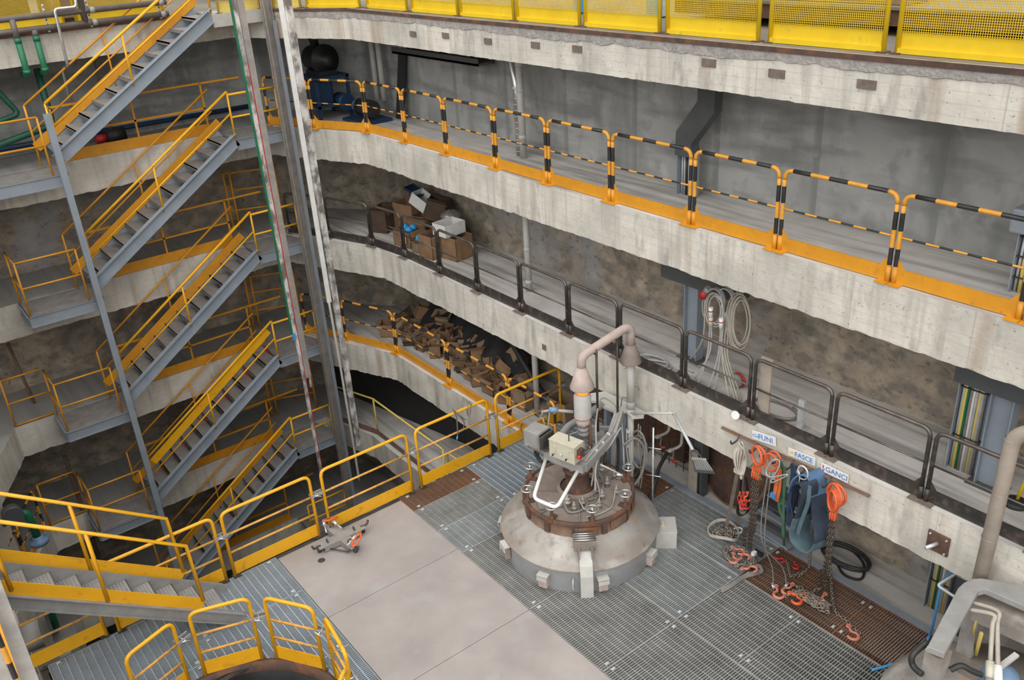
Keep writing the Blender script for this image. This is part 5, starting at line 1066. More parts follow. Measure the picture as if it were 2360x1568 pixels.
for i, (s, e, m) in enumerate((((2242, 1390), (2300, 1540), 'white'), ((2236, 1406), (2282, 1530), 'cream'))):
    a_, e_ = zp(s, 1.98), zp(e, 1.75); mid = (a_ + e_) / 2 + V(.10, -.05, .10)
    b = MB(); b.tube(smooth([a_, a_.lerp(mid, .6) + V(.06, -.06, .06), mid, e_], 7), .022, 8); b.build('cable', M['cable'], cm)
    b = MB(); d = (e_ - mid).normalized(); b.tube([e_ - d * .02, e_ + d * .16], .04, 10); b.build('plug', M[m], cm)
    b = MB(); b.tube([e_ + d * .13, e_ + d * .22], .042, 10); b.build('plug_tip', M['blue_paint' if i == 0 else 'mid_steel'], cm)
b = MB(); p = zp((2305, 1562), 1.60); b.lathe(p, [(0, -.1), (.14, -.1), (.17, -.02), (.15, .06), (.06, .09), (0, .1)], 18); b.tube([p, p + V(-.25, .1, -.02)], .05, 10); b.build('pump_head', M['blue_paint'], cm)
b = MB(); b.bar(p + V(-.02, .03, .1), p + V(.22, -.02, .16), .05, .03); b.build('lever', M['pipe_lt'], cm)
b = MB(); b.tube(smooth([zp((2265, 1400), 1.80), zp((2245, 1450), 1.50), zp((2255, 1490), .9), zp((2300, 1530), .9)], 6), .012, 6); b.tube([zp((2246, 1520), .9), zp((2262, 1460), 1.50)], .02, 6); b.build('yellow_wire', M['mesh_pale'], cm)
b = MB(); b.tube(fillet([zp((2200, 1325), 1.65), zp((2160, 1350), 1.62), zp((2203, 1378), 1.55), zp((2240, 1395), 1.50)], .04), .016, 8); b.tube([zp((2205, 1325), 1.60), zp((2235, 1340), 1.60)], .016, 8); b.build('grab_rail', M['cable_lt'], cm)
pp = onx((2258, 1330), 7.86)
t = thing('elbow_pipe', pp, 'tall tan pipe with an elbow at the right photo edge', 'pipe')
pt = onx((2338, 1000), 7.86)
b = MB(); b.tube(fillet([pp - V(0, 0, .7), V(pt.x, pt.y, 3.74), V(pt.x, pt.y - .9, 3.9)], .2, 8), .072, 18); b.build('pipe', M['pipe_tan'], t)
for z in (3.62, 3.0, 2.45):
    b = MB(); b.lathe((pp.x, pp.y + (pt.y - pp.y) * (z - pp.z) / (3.72 - pp.z), z), [(.073, 0), (.077, .006), (.073, .012)], 18); b.build('seam', M['grey_steel'], t)

# ------------------------------------------------------------------ lifting gear hung on the middle gallery edge
XS = XF - .012
def sign(px, word, icon, lab):
    P = [onx(p, XF - .02) for p in px]; c = sum(P, V(0, 0, 0)) / 4
    uy = ((P[1] - P[0]) + (P[2] - P[3])).normalized(); wd = ((P[1] - P[0]).length + (P[2] - P[3]).length) / 2; ht = ((P[3] - P[0]).length + (P[2] - P[1]).length) / 2
    uz = uy.cross(V(-1, 0, 0)); uz = uz if uz.z > 0 else -uz; nx = V(-1, 0, 0)
    t = thing('sign', c, lab, 'sign', 'white signs over the lifting gear'); c = V(XF - .024, c.y, c.z)
    b = MB(); b.bar(c - uy * wd / 2, c + uy * wd / 2, .008, ht, up=uz); b.build('board', M['white'], t, bevel=.002)
    cu = bpy.data.curves.new('letters', 'FONT'); cu.body = word; cu.align_x = 'CENTER'; cu.align_y = 'CENTER'; cu.size = ht * .82; cu.extrude = .001
    o = bpy.data.objects.new('letters', cu); R = Matrix((uy, uz, uy.cross(uz))).transposed().to_4x4(); COL.objects.link(o)
    bpy.context.view_layer.update(); me = bpy.data.meshes.new_from_object(o); bpy.data.objects.remove(o)
    ld = bpy.data.objects.new('letters', me); COL.objects.link(ld); me.materials.append(M['letter'])
    q = c + nx * .0065 + uy * wd * .08; ld.matrix_world = Matrix.Translation(q - wloc(t)) @ R; ld.parent = t
    b = MB(); q = c + nx * .0055 - uy * wd * (.36 if icon != 'hook' else .42)
    if icon == 'rope': b.tube([q + uy * (.035 * math.cos(a)) + uz * (.016 * math.sin(a)) for a in [k * .45 for k in range(14)]], .0035, 5, closed=True, mi=0); b.tube([q + uy * .03 + uz * .005, q + uy * .055 - uz * .02], .0035, 5, mi=0)
    if icon == 'sling':
        for k in range(3): b.bar(q + uz * (.012 - .012 * k) - uy * .03, q + uz * (.022 - .012 * k) + uy * .035, .002, .007, 1, up=uz)
    if icon == 'hook': b.bar(q + uz * .035, q - uz * .0, .002, .014, 2, up=uy); b.tube([q - uz * .02 + uy * (.016 * math.cos(a)) + uz * (.018 * math.sin(a)) for a in [k * .42 - 2.4 for k in range(11)]], .006, 5, mi=2)
    b.build('pictogram', [M['letter'], M['mesh_y'], M['red']], t)
M['letter'] = mat('blue_lettering', (0.05, 0.22, 0.62), (0.04, 0.18, 0.55), 0.5)
sign(((1733, 990), (1790, 1010), (1787, 1028), (1735, 1012)), 'FUNI', 'rope', 'white sign reading FUNI, leftmost over the lifting gear')
sign(((1817, 1030), (1880, 1057), (1879, 1074), (1818, 1050)), 'FASCE', 'sling', 'white sign reading FASCE, middle one over the lifting gear')
sign(((1893, 1065), (1957, 1096), (1954, 1114), (1893, 1085)), 'GANCI', 'hook', 'white sign reading GANCI, rightmost over the lifting gear')
hb_ = thing('hanging_rail', (XF - .05, 5.2, 2.1), 'rusty angle-iron rail bolted along the concrete edge for the lifting gear', 'rail')
b = MB(); p, q = onx((1664, 986), XF - .03), onx((2003, 1144), XF - .03); b.bar(p, q, .05, .012); b.bar(p, q, .008, .04); b.build('angle', M['rust'], hb_)
hooksp = [1705, 1748, 1772, 1800, 1830, 1858, 1880, 1916]
b = MB()
def railpt(px):
    f = (px - 1664) / (2003 - 1664); return onx((1664 + f * 339, 986 + f * 158), XF - .03)
for px in hooksp:
    p = railpt(px); b.tube(fillet([p + V(0, 0, .02), p + V(-.05, 0, -.05), p + V(-.16, 0, -.06), p + V(-.18, 0, 0)], .03), .012, 6)
b.build('peg', M['dark_steel'], hb_)
def link_chain(b, pts, L=.055, wd=.036, r=.0065, mi=0):
    """interlocking oval links along a path"""
    pts = [Vector(p) for p in pts]; seg = []; D = [0]
    for a, c in zip(pts[:-1], pts[1:]): D.append(D[-1] + (c - a).length)
    n = int(D[-1] / (L * .78)); k = 0
    for i in range(n):
        s = D[-1] * (i + .5) / n
        while k < len(D) - 2 and D[k + 1] < s: k += 1
        f = (s - D[k]) / max(1e-6, D[k + 1] - D[k]); c = pts[k].lerp(pts[k + 1], f); t = (pts[k + 1] - pts[k]).normalized()
        ref = V(1, 0, .2) if abs(t.x) < .85 else V(0, 1, 0)
        u = t.cross(ref).normalized(); v = t.cross(u); w_ = (u + v if i % 2 else u - v).normalized()
        h = L / 2 - wd / 2; ring = []
        for a in range(8):
            an = a * math.pi / 4 + math.pi / 8; ring.append(c + w_ * (wd / 2 * math.cos(an)) + t * (wd / 2 * math.sin(an) + (h if math.sin(an) > 0 else -h)))
        b.tube(ring, r, 5, closed=True, mi=mi)
def hookshape(c, ux, uy, s, r):
    """open hook lying in the plane ux, uy"""
    P = [c + uy * (1.15 * s) + ux * 0, c + uy * (.75 * s)]
    P += [c + ux * (.55 * s * math.cos(a)) + uy * (.55 * s * math.sin(a)) for a in [math.radians(100 - k * 28) for k in range(0)]]
    for k in range(11):
        a = math.radians(80 - 26 * k); P.append(c + ux * (.5 * s * math.cos(a)) + uy * (.5 * s * math.sin(a)))
    rr = [r * .9, r] + [r * (1.25 - abs(k - 5) * .09) for k in range(11)]
    return smooth(P, 2), [rr[min(len(rr) - 1, i // 2)] for i in range((len(P) - 1) * 2 + 1)]
def hook(name, c, ux, uy, s, m, par, r=.016):
    b = MB(); P, rr = hookshape(Vector(c), Vector(ux).normalized(), Vector(uy).normalized(), s, r); b.tube(P, rr, 7)
    e = Vector(c) + Vector(uy).normalized() * (1.28 * s); ux, uy = Vector(ux).normalized(), Vector(uy).normalized()
    b.tube([e + ux * (.17 * s * math.cos(t)) + uy * (.17 * s * math.sin(t)) for t in [k * .7 for k in range(9)]], r * .8, 6, closed=True)
    return b.build(name, M[m], par)
def ring(b, c, ux, uy, R, Q, r, n=24, mi=0):
    ux, uy = Vector(ux).normalized(), Vector(uy).normalized(); c = Vector(c); b.tube([c + ux * (R * math.cos(t)) + uy * (Q * math.sin(t)) for t in [2 * math.pi * k / n for k in range(n)]], r, 8, closed=True, mi=mi)
XH = XF - .16
def hx(p, d=0.0): return onx(p, XH - d)
Yv, Zv, Xv = V(0, 1, 0), V(0, 0, 1), V(1, 0, 0)
# white sling with its loop lying on the grating
t = thing('web_sling', hx((1705, 1030)), 'dirty white webbing sling bunched on the first peg, its loop lying on the grating', 'sling')
for k, off in enumerate((-.05, .0, .055, .1)):
    b = MB(); top = hx((1708, 1022), .02 * k); b.strip(smooth([top + V(0, off * .3, -.02), hx((1694 + 7 * k, 1040), .03), hx((1693 + 5 * k, 1065), .05 - .02 * k), hx((1702 + 3 * k, 1092), .03), hx((1712 + 2 * k, 1060), -.02), top + V(.02, 0, 0)], 5), Yv + V(.5, 0, .1 * k), .055, .012); b.build('bunch', M['white_web'], t)
b = MB(); p = hx((1700, 1085)); b.box(p, (.07, .09, .07)); b.box(p + V(0, -.07, -.05), (.05, .04, .09)); b.build('keeper', M['white_web'], t, bevel=.012)
for s, e in (((1699, 1092), (1674, 1215)), ((1711, 1092), (1700, 1210))):
    b = MB(); ee = onz(e, .06); b.strip(smooth([hx(s), hx(s).lerp(ee, .5) + V(0, 0, -.03), ee], 6), (.5, -.8, 0), .05, .008); b.build('leg', M['tan_web'], t)
b = MB(); c = onz((1668, 1230), .05); P = [c + V(.20 * math.cos(a) + .03 * math.cos(2 * a), .23 * math.sin(a), .05 * math.sin(a * 2) + .03) for a in [k * .26 for k in range(25)]]; b.strip(P, Zv, .05, .01); b.build('loop', M['white_web'], t)
t = thing('chain_heap', onz((1672, 1235), .03), 'heap of grey chain inside the white sling loop on the grating', 'chain')
b = MB(); rn = random.Random(3); P = [onz((1672, 1235), .02) + V(rn.uniform(-.12, .12), rn.uniform(-.15, .15), .015 + .07 * rn.random()) for k in range(34)]; link_chain(b, smooth(P, 3), .06, .042, .009); b.build('links', M['chain_lt'], t)
b = MB(); ring(b, onz((1701, 1223), .03), Xv, Yv, .07, .06, .016, 16); b.build('end_ring', M['white'], t)
# orange rings with chains
def chain_sling(px, zf, lab, ringm, n, spread, hooks, cm='chain', ringR=.11, foot=None, red=.0):
    p = hx(px); t = thing('chain_sling', p, lab, 'chain sling', 'chain slings on the pegs')
    b = MB()
    for k in range(2): ring(b, p + V(-.03 * k, 0, 0), Yv + V(.4 * k, 0, 0), Zv, ringR, ringR * 1.15, .017)
    b.build('master_ring', M[ringm], t)
    b = MB()
    for k in range(n): 
        y = spread * (k - (n - 1) / 2); q = p + V(-.02, y * .4, -ringR * 1.2); ring(b, q + V(0, 0, -.05), Yv + V(.3, 0, 0), Zv, .04, .065, .013, 14); ring(b, q + V(.0, y * .3, -.15), Xv + V(0, .3, 0), Zv, .035, .06, .013, 14)
    b.build('coupling', M['orange'], t)
    for k in range(n):
        y = spread * (k - (n - 1) / 2); a = p + V(-.02, y * .6, -ringR * 1.2 - .2); f = Vector(foot) + V(spread * (k % 2) * .8, y * 1.2, .02)
        P = [a, a.lerp(V(a.x, a.y, f.z), .45) + V(-.005, 0, 0), a.lerp(V(f.x, f.y, f.z), .8) + V(.02, .02, .0), f]
        b = MB(); link_chain(b, smooth(P, 6)); b.build('chain', M[cm], t)
    return t, p
t, p = chain_sling((1748, 1050), 0, 'orange-ringed chain sling with rusty chains piling at the edge of the grating', 'orange', 4, .045, 0, foot=onz((1718, 1262), .02))
rn = random.Random(5); b = MB(); c = onz((1703, 1290), .02)
P = [c + V(.19 * math.cos(.5 * k) * rn.uniform(.5, 1), .26 * math.sin(.5 * k) * rn.uniform(.5, 1), .02 + .05 * rn.random()) for k in range(60)]; link_chain(b, smooth(P, 2), .06, .04, .0085); b.build('chain_pile', M['chain_lt'], t)
for px, ux in (((1690, 1292), (.6, -.8, 0)), ((1706, 1272), (1, 0, 0)), ((1735, 1312), (.7, .7, 0)), ((1718, 1284), (.2, .9, 0))): hook('hook', onz(px, .09), ux, V(0, 0, 1).cross(V(*ux)), .11, 'pink_hook', t, .018)
t = thing('hook_set', hx((1712, 1160), .06), 'cluster of small red hooks hanging in a black loop behind the white sling', 'hooks')
b = MB(); P = smooth([hx((1708, 1100)), hx((1705, 1140)), hx((1700, 1180)), hx((1712, 1188)), hx((1724, 1175)), hx((1722, 1130)), hx((1718, 1100))], 5); b.strip(P, Xv, .05, .008); b.build('loop', M['black'], t)
for k in range(7): hook('hook', hx((1704 + 3 * k, 1150 + 9 * (k % 3)), .02 + .02 * (k % 2)), Yv + V(.5 - .2 * k, 0, 0), Zv, .075, 'red' if k % 2 else 'orange', t, .012)
t = thing('wire_rope_sling', hx((1776, 1060)), 'orange-ringed steel wire sling on the third peg, its legs ending in faded red hooks', 'wire sling')
b = MB(); p = hx((1776, 1066)); ring(b, p, Yv, Zv, .10, .12, .015); ring(b, p + V(.05, -.02, .04), Yv, Zv, .09, .1, .014); b.build('master_ring', M['orange'], t)
for s, e, hxp, m in (((1778, 1085), (1782, 1352), (1786, 1366), 'pink_hook'), ((1770, 1088), (1812, 1350), (1806, 1358), 'pink_hook')):
    f = onz(e, .03); b = MB(); a = hx(s); b.tube(smooth([a, a.lerp(V(a.x - .05, a.y, f.z), .55), a.lerp(f, .82) + V(.02, .02, -.05), f], 8), .0085, 6); b.build('wire_leg', M['cable_gr'], t)
    b = MB(); d = (onz(hxp, .03) - f).normalized(); b.tube([f - d * .06, f + d * .03], .02, 8); b.build('ferrule', M['zinc'], t)
    hook('hook', onz(hxp, .03) + V(.0, -.06, 0), d.cross(Zv), -d, .13, m, t, .019)
t = thing('web_sling', hx((1815, 1080)), 'green and orange webbing slings on the fourth and fifth pegs', 'sling')
b = MB(); b.strip(smooth([hx((1800, 1062)), hx((1803, 1100)), hx((1798, 1140)), hx((1796, 1170)), hx((1806, 1205)), hx((1806, 1230))], 6), Yv + V(.3, 0, 0), .06, .01); b.strip(smooth([hx((1800, 1062), .05), hx((1809, 1090), .05), hx((1806, 1150), .04), hx((1805, 1235), .02)], 6), Yv + V(.5, 0, 0), .06, .01); b.build('green_band', M['green_web'], t)
b = MB(); b.strip(smooth([hx((1795, 1075), .05), hx((1790, 1110), .06), hx((1784, 1148), .06)], 6), Yv + V(.2, 0, 0), .055, .01); b.strip(smooth([hx((1798, 1080), .04), hx((1797, 1120), .05), hx((1790, 1155), .05)], 6), Yv + V(.2, 0, 0), .05, .01); b.build('orange_band', M['orange_web'], t)
b = MB(); p = hx((1782, 1142), .07); b.box(p, (.03, .07, .06)); b.build('tag', M['hazard_blue'], t)
b = MB(); b.tube(smooth([hx((1806, 1235)), onz((1805, 1270), .0) + V(0, 0, .12), onz((1803, 1268), .0)], 5), .016, 6); b.build('tail', M['green_web'], t)
t = thing('wire_loop', hx((1785, 1090), .08), 'bright steel wire loop hooked over the orange sling', 'wire')
b = MB(); b.tube(smooth([hx((1795, 1060), .07), hx((1780, 1062), .07), hx((1766, 1085), .07), hx((1775, 1100), .1), hx((1816, 1094), .12), hx((1782, 1112), .1), hx((1778, 1106), .08), hx((1794, 1080), .07), hx((1797, 1062), .07)], 6), .009, 6); b.build('wire', M['cable_lt'], t)
b = MB(); b.tube(smooth([hx((1738, 1068), .1), hx((1726, 1080), .12)], 3), .008, 5); b.tube(smooth([hx((1740, 1085), .1), hx((1752, 1102), .12), hx((1756, 1108), .12)], 3), .008, 5); tag(b.build('green_strap_tail', M['green']), 'bright green tag tails on the orange chain ring', 'tags')
# blue slings
t = thing('blue_sling', hx((1865, 1150)), 'broad light blue lifting sling hanging in one long loop', 'sling')
b = MB(); P = smooth([hx((1838, 1128), .02), hx((1850, 1098), .02), hx((1868, 1088), .0), hx((1886, 1100), -.04), hx((1890, 1140), -.06), hx((1896, 1200), -.04), hx((1900, 1240), .02), hx((1885, 1265), .04), hx((1858, 1255), .04), hx((1842, 1230), .04), hx((1850, 1190), .06), hx((1866, 1140), .10), hx((1862, 1112), .12), hx((1846, 1112), .06), hx((1838, 1128), .04)], 6)
n = len(P); b.strip(P[:int(n * .30)], Xv + V(0, -.25, .0), .30, .014, 0); b.strip(P[int(n * .30) - 1:int(n * .45)], Xv + V(0, -.25, 0), .30, .014, 1); b.strip(P[int(n * .45) - 1:int(n * .72)], Xv + V(0, -.25, 0), .30, .014, 2); b.strip(P[int(n * .72) - 1:], Xv + V(0, -.25, 0), .24, .014, 1); b.build('band', [M['blue_web'], M['navy_web'], M['teal_web']], t)
b = MB(); b.strip(smooth([hx((1866, 1120), .14), hx((1862, 1160), .16), hx((1848, 1200), .14), hx((1838, 1232), .12)], 5), Yv, .05, .012); b.build('edge_fold', M['teal_web'], t)
t = thing('navy_sling', hx((1830, 1120)), 'dark navy sling bunched left of the broad light blue one', 'sling')
for k in range(4):
    b = MB(); b.strip(smooth([hx((1830, 1072), .03 * k), hx((1832 - k, 1110), .02 * k), hx((1826 - 4 * k + 6, 1150), .03 * k), hx((1812 + 6 * k, 1190 + 5 * k), .03 * k), hx((1816 + 7 * k, 1212), .02)], 6), Yv + V(.4 * (k - 1), 0, 0), .09, .012); b.build('band', M['navy_web'], t)
b = MB(); b.strip(smooth([hx((1828, 1080), .1), hx((1822, 1130), .1), hx((1815, 1180), .1)], 5), Yv, .05, .01); b.build('blue_lining', M['deep_blue'], t)
b = MB(); ring(b, hx((1850, 1090), .1), Yv, Zv, .07, .09, .011); ring(b, hx((1838, 1100), .1), Yv + V(.5, 0, 0), Zv, .05, .09, .009); tag(b.build('steel_ring', M['zinc']), 'bright steel rings above the navy sling', 'ring')
t, p = chain_sling((1928, 1140), 0, 'orange-ringed chain sling on the last peg, its chains falling to the rusty grating', 'orange', 3, .04, 0, ringR=.12, foot=onz((1893, 1355), .02))
b = MB()
for k in range(3): ring(b, p + V(-.05 - .03 * k, -.02, -.03), Yv + V(.5, 0, 0), Zv, .085, .13, .018)
b.build('ring_set', M['orange'], t)
b = MB(); rn = random.Random(9); c = onz((1868, 1385), .02); P = [onz((1893, 1355), .03), onz((1850, 1375), .03), onz((1822, 1368), .03), onz((1812, 1378), .03)]; link_chain(b, smooth(P, 6), .07, .045, .010)
P = [c + V(.10 * rn.uniform(-1, 1), .24 * rn.uniform(-1, 1), .015 + .04 * rn.random()) for k in range(44)]; link_chain(b, smooth(P, 2), .06, .04, .0085); b.build('chain_pile', M['chain_lt'], t)
for px, ux in (((1836, 1385), (.5, -.8, 0)), ((1847, 1376), (.9, .3, 0)), ((1888, 1384), (.1, -1, 0))): hook('hook', onz(px, .06), ux, V(0, 0, 1).cross(V(*ux)), .12, 'orange' if px[0] < 1880 else 'pink_hook', t, .019)
b = MB(); a = hx((1912, 1160)); f = onz((1912, 1320), .02); link_chain(b, smooth([a, a.lerp(V(f.x, f.y, f.z), .6), f + V(0, 0, .1), onz((1922, 1400), .02), onz((1950, 1430), .02), onz((1982, 1462), .02)], 8), .06, .04, .0085); b.build('long_chain', M['chain_lt'], t)
hook('end_hook', onz((1966, 1466), .025), (.75, -.65, 0), (.6, .75, 0), .13, 'pink_hook', t, .02)
t = thing('thin_chain', hx((1872, 1180)), 'thin bright chain with two small red hooks on the rusty grating under the blue sling', 'chain')
b = MB(); a = hx((1872, 1200)); f = onz((1865, 1310), .02); link_chain(b, [a, f, onz((1850, 1322), .02), onz((1840, 1330), .02), onz((1856, 1318), .03), onz((1835, 1325), .02), onz((1822, 1330), .02), onz((1815, 1300), .02), onz((1808, 1290), .02)], .05, .034, .007); b.build('links', M['chain_lt'], t)
for px, ux in (((1834, 1307), (.7, -.7, 0)), ((1801, 1292), (.9, .2, 0))): hook('hook', onz(px, .03), ux, V(0, 0, 1).cross(V(*ux)), .08, 'red', t, .014)
t = thing('dark_strap', onz((1745, 1335), .03), 'dark grey flat strap with a shackle lying across the grating below the chain pile', 'strap')
b = MB(); b.strip(smooth([onz((1662, 1363), .015), onz((1685, 1350), .03), onz((1715, 1330), .02), onz((1752, 1318), .03), onz((1755, 1308), .05), onz((1732, 1300), .06), onz((1733, 1280), .09), onz((1750, 1274), .12)], 6), (.5, .85, .2), .07, .016); b.build('band', M['cable_gr'], t)
b = MB(); p = onz((1748, 1275), .12); b.box(p, (.06, .14, .05)); b.build('buckle', M['black'], t, bevel=.008)
b = MB(); p = onz((1738, 1276), .12); b.box(p, (.065, .05, .055)); b.build('tape', M['white'], t)

# ------------------------------------------------------------------ things on the middle gallery
gy = z2
def coil(c, R, n, rr, m, name, lab, cat, sq=.75, tilt=0, grp=None, seed=1):
    rn = random.Random(seed); b = MB(); P = []
    for k in range(n * 14):
        a = k * 2 * math.pi / 14; q = R * (1 + .12 * noise.noise(V(k * .13, seed, 0))) ; P.append(Vector(c) + V(q * math.cos(a) * sq + .05 * noise.noise(V(k * .05, 3, seed)), q * math.sin(a), rr + .012 * (k / 14) + .01 * rn.random()))
    b.tube(smooth(P, 2), rr, 6); return tag(b.build(name, M[m]), lab, cat, grp)
coil(onz((1505, 838), gy), .26, 3, .015, 'cable_lt', 'cable_coil', 'loose coil of silver cable on the middle gallery behind the exhaust pipe', 'cable coil', .6, seed=2)
b = MB(); b.tube(smooth([onz((1435, 835), gy + .02), onz((1440, 848), gy + .03), onz((1475, 830), gy + .03), onz((1530, 835), gy + .03), onz((1545, 850), gy + .02), onz((1500, 848), gy + .03), onz((1480, 842), gy + .02)], 6), .016, 6); tag(b.build('looped_cable', M['cable_lt']), 'silver cable lying in a long loop by the exhaust pipe cone', 'cable')
coil(onz((1785, 948), gy), .33, 3, .013, 'cable_gr', 'cable_coil', 'flat grey cable coil on the middle gallery floor above the FUNI sign', 'cable coil', .55, seed=4)
t = thing('floor_bracket', onz((1842, 990), gy), 'small zinc post on a foot plate, standing on the middle gallery', 'bracket')
p = onz((1842, 990), gy); b = MB(); b.bb(p.x - .12, p.x + .12, p.y - .08, p.y + .08, gy, gy + .012); b.build('foot', M['zinc'], t)
b = MB(); b.bb(p.x - .01, p.x + .03, p.y - .04, p.y + .04, gy + .012, gy + .42); b.build('upright', M['zinc'], t)
b = MB(); q = onx((1760, 955), XF + .12); b.bar(V(XF + .13, q.y + .02, gy + .02), V(XF + .14, q.y + .02, gy + .9), .03, .17, up=(0, 1, 0)); tag(b.build('leaning_board', M['pipe_tan']), 'brown board leaning upright on the dark guard rail', 'board')
t = thing('plastic_spool', onx((1693, 957), XF - .05), 'white round plastic cap on the concrete edge left of the FUNI sign', 'cap')
p = onx((1694, 957), XF - .03); b = MB(); b.lathe(p, [(0, .05), (.03, .05), (.05, .06), (.055, .0), (.055, -.05), (.045, -.05)], 20, axis=V(-.6, -.6, .3)); b.build('shell', M['white'], t)
# cable hanger
hg = thing('cable_hanger', (8.55, 7.1, 3.4), 'curved zinc cable hangers with drooping pale cables under the middle gallery ceiling', 'cable hanger')
for k, px in enumerate(((1652, 690), (1676, 690))):
    c = onx(px, 8.5); b = MB(); P = [c + V(-.02, .13 * math.cos(a), .16 * math.sin(a)) for a in [math.radians(200 - 22 * j) for j in range(8)]]; b.strip(P, Xv, .07, .012); b.bar(P[0], P[0] + V(0, 0, -.45), .07, .012, up=(0, 1, 0)); b.build('saddle', M['zinc'], hg)
b = MB(); p = onx((1706, 655), 8.6); b.bb(p.x - .01, p.x + .01, p.y - .05, p.y + .05, p.z - .25, p.z + .45); b.build('bracket', M['blue_steel'], hg)
for k in range(8):
    c = onx((1698 + 1.6 * k, 742 + 2 * (k % 3)), 8.48 - .012 * k); b = MB(); R1_, R2_ = .17 - .012 * (k % 4), .40 - .03 * (k % 4)
    b.tube([c + V(0, R1_ * math.cos(a), R2_ * math.sin(a)) for a in [2 * math.pi * j / 26 for j in range(26)]], .011, 6, closed=True); b.build('cable_loop', M['cable'], hg)
for k in range(6):
    c = onx((1640 + 2 * k, 712 + 3 * (k % 2)), 8.5 - .01 * k); b = MB(); b.tube([c + V(0, (.16 - .02 * (k % 3)) * math.cos(a), (.24 - .02 * (k % 3)) * math.sin(a)) for a in [2 * math.pi * j / 24 for j in range(24)]], .010, 6, closed=True); b.build('cable_loop', M['cable_lt' if k % 2 else 'cable'], hg)
for s, e, m in (((1640, 750), (1585, 880), 'cable_lt'), ((1636, 752), (1600, 885), 'cable_lt'), ((1662, 740), (1625, 895), 'cable_lt'), ((1666, 745), (1640, 898), 'cable_lt'), ((1672, 720), (1690, 930), 'cable'), ((1678, 725), (1698, 935), 'cable'), ((1684, 730), (1704, 925), 'cable'), ((1670, 725), (1675, 928), 'cable'), ((1625, 690), (1567, 845), 'cable')):
    a = onx(s, 8.48); f = onz(e, gy + .02); b = MB(); b.tube(smooth([a, a.lerp(V(a.x - .05, a.y, f.z), .5), a.lerp(f, .85) + V(.05, 0, -.12), f, f + V(.0, -.25, .0)], 6), .013 if m == 'cable_lt' else .012, 6); b.build('drop_cable', M[m], hg)
for px, m in (((1638, 720), 'white'), ((1638, 742), 'cream'), ((1662, 745), 'white')):
    c = onx(px, 8.42); b = MB(); b.tube([c + V(0, 0, -.07), c + V(0, 0, .07)], .03, 10); pl_ = b.build('plug', M[m], hg)
    b = MB(); b.tube([c + V(0, 0, .01), c + V(0, 0, .025)], .032, 10); b.build('band', M['red'], pl_)
t = thing('power_plug', onx((1622, 675), 8.45), 'red industrial plug hanging at the top left of the cable hanger', 'plug')
c = onx((1622, 678), 8.45); b = MB(); b.tube([c + V(0, .03, -.05), c + V(0, -.03, .04)], .05, 12); b.build('body', M['red'], t)
b = MB(); b.tube([c + V(0, -.03, .04), c + V(0, -.08, .11)], .045, 12); b.build('cap', M['mid_steel'], t)
t = thing('cable_reel_plug', onz((1695, 890), gy), 'round grey cable plug with a red rim on the floor among the drop cables', 'plug')
c = onz((1695, 893), gy) + V(0, 0, .10); b = MB(); b.lathe(c, [(0, -.05), (.09, -.05), (.10, 0), (.09, .05), (0, .05)], 18, axis=V(-1, .2, .2)); b.build('drum', M['mid_steel'], t)
b = MB(); ring(b, c + V(.05, -.01, .0), Yv, Zv, .10, .10, .015, 18); b.build('rim', M['red'], t)
# plates and patches on the concrete edges
t = thing('anchor_plate', onx((2162, 1252), XF - .02), 'dark square anchor plate with four bolts on the middle gallery edge', 'anchor plate')
c = onx((2162, 1252), XF - .018); b = MB(); b.box(c, (.02, .24, .24)); b.build('plate', M['rust_dark'], t)
b = MB()
for a in (-.09, .09):
    for d in (-.09, .09): b = MB(); b.tube([c + V(-.01, a, d), c + V(-.03, a, d)], .012, 6); b.build('bolt', M['zinc'], t)
b = MB(); b.tube([c + V(-.01, 0, 0), c + V(-.14, .06, -.03)], .022, 8); b.build('pin', M['zinc'], t)
for i, px in enumerate(((696, 64), (804, 65), (880, 72), (950, 79), (1025, 83), (1123, 96), (1232, 105), (1328, 114))):
    p = onx(px, 7.88) if px[0] > 900 else None
    if p is None: continue
    b = MB(); b.bb(7.886, 7.91, p.y - .09, p.y + .09, p.z - .04, p.z + .045); tag(b.build('embedded_plate', M['cast_plate']), 'small rusty plate set in the topmost concrete edge', 'plate', 'rusty plates in the topmost concrete edge')
for i, px in enumerate(((1632, 146), (1788, 171), (1995, 196))):
    p = onx(px, 7.88); b = MB(); b.bb(7.886, 7.91, p.y - .10, p.y + .10, p.z - .04, p.z + .045); tag(b.build('embedded_plate', M['cast_plate']), 'larger rusty plate set in the topmost concrete edge, ' + ['above the dark bent duct', 'middle one', 'rightmost one'][i], 'plate', 'larger rusty plates in the topmost concrete edge')
for i, (px, lv) in enumerate((((1254, 801), 0), ((773, 598), 0), ((735, 338), 0), ((793, 810), 0))):
    if i == 0: p = onx(px, XF - .005); b = MB(); b.bb(XF - .008, XF + .02, p.y - .05, p.y + .05, p.z - .05, p.z + .05); tag(b.build('embedded_plate', M['cast_plate']), 'small square plate in the middle gallery edge left of the burner', 'plate')

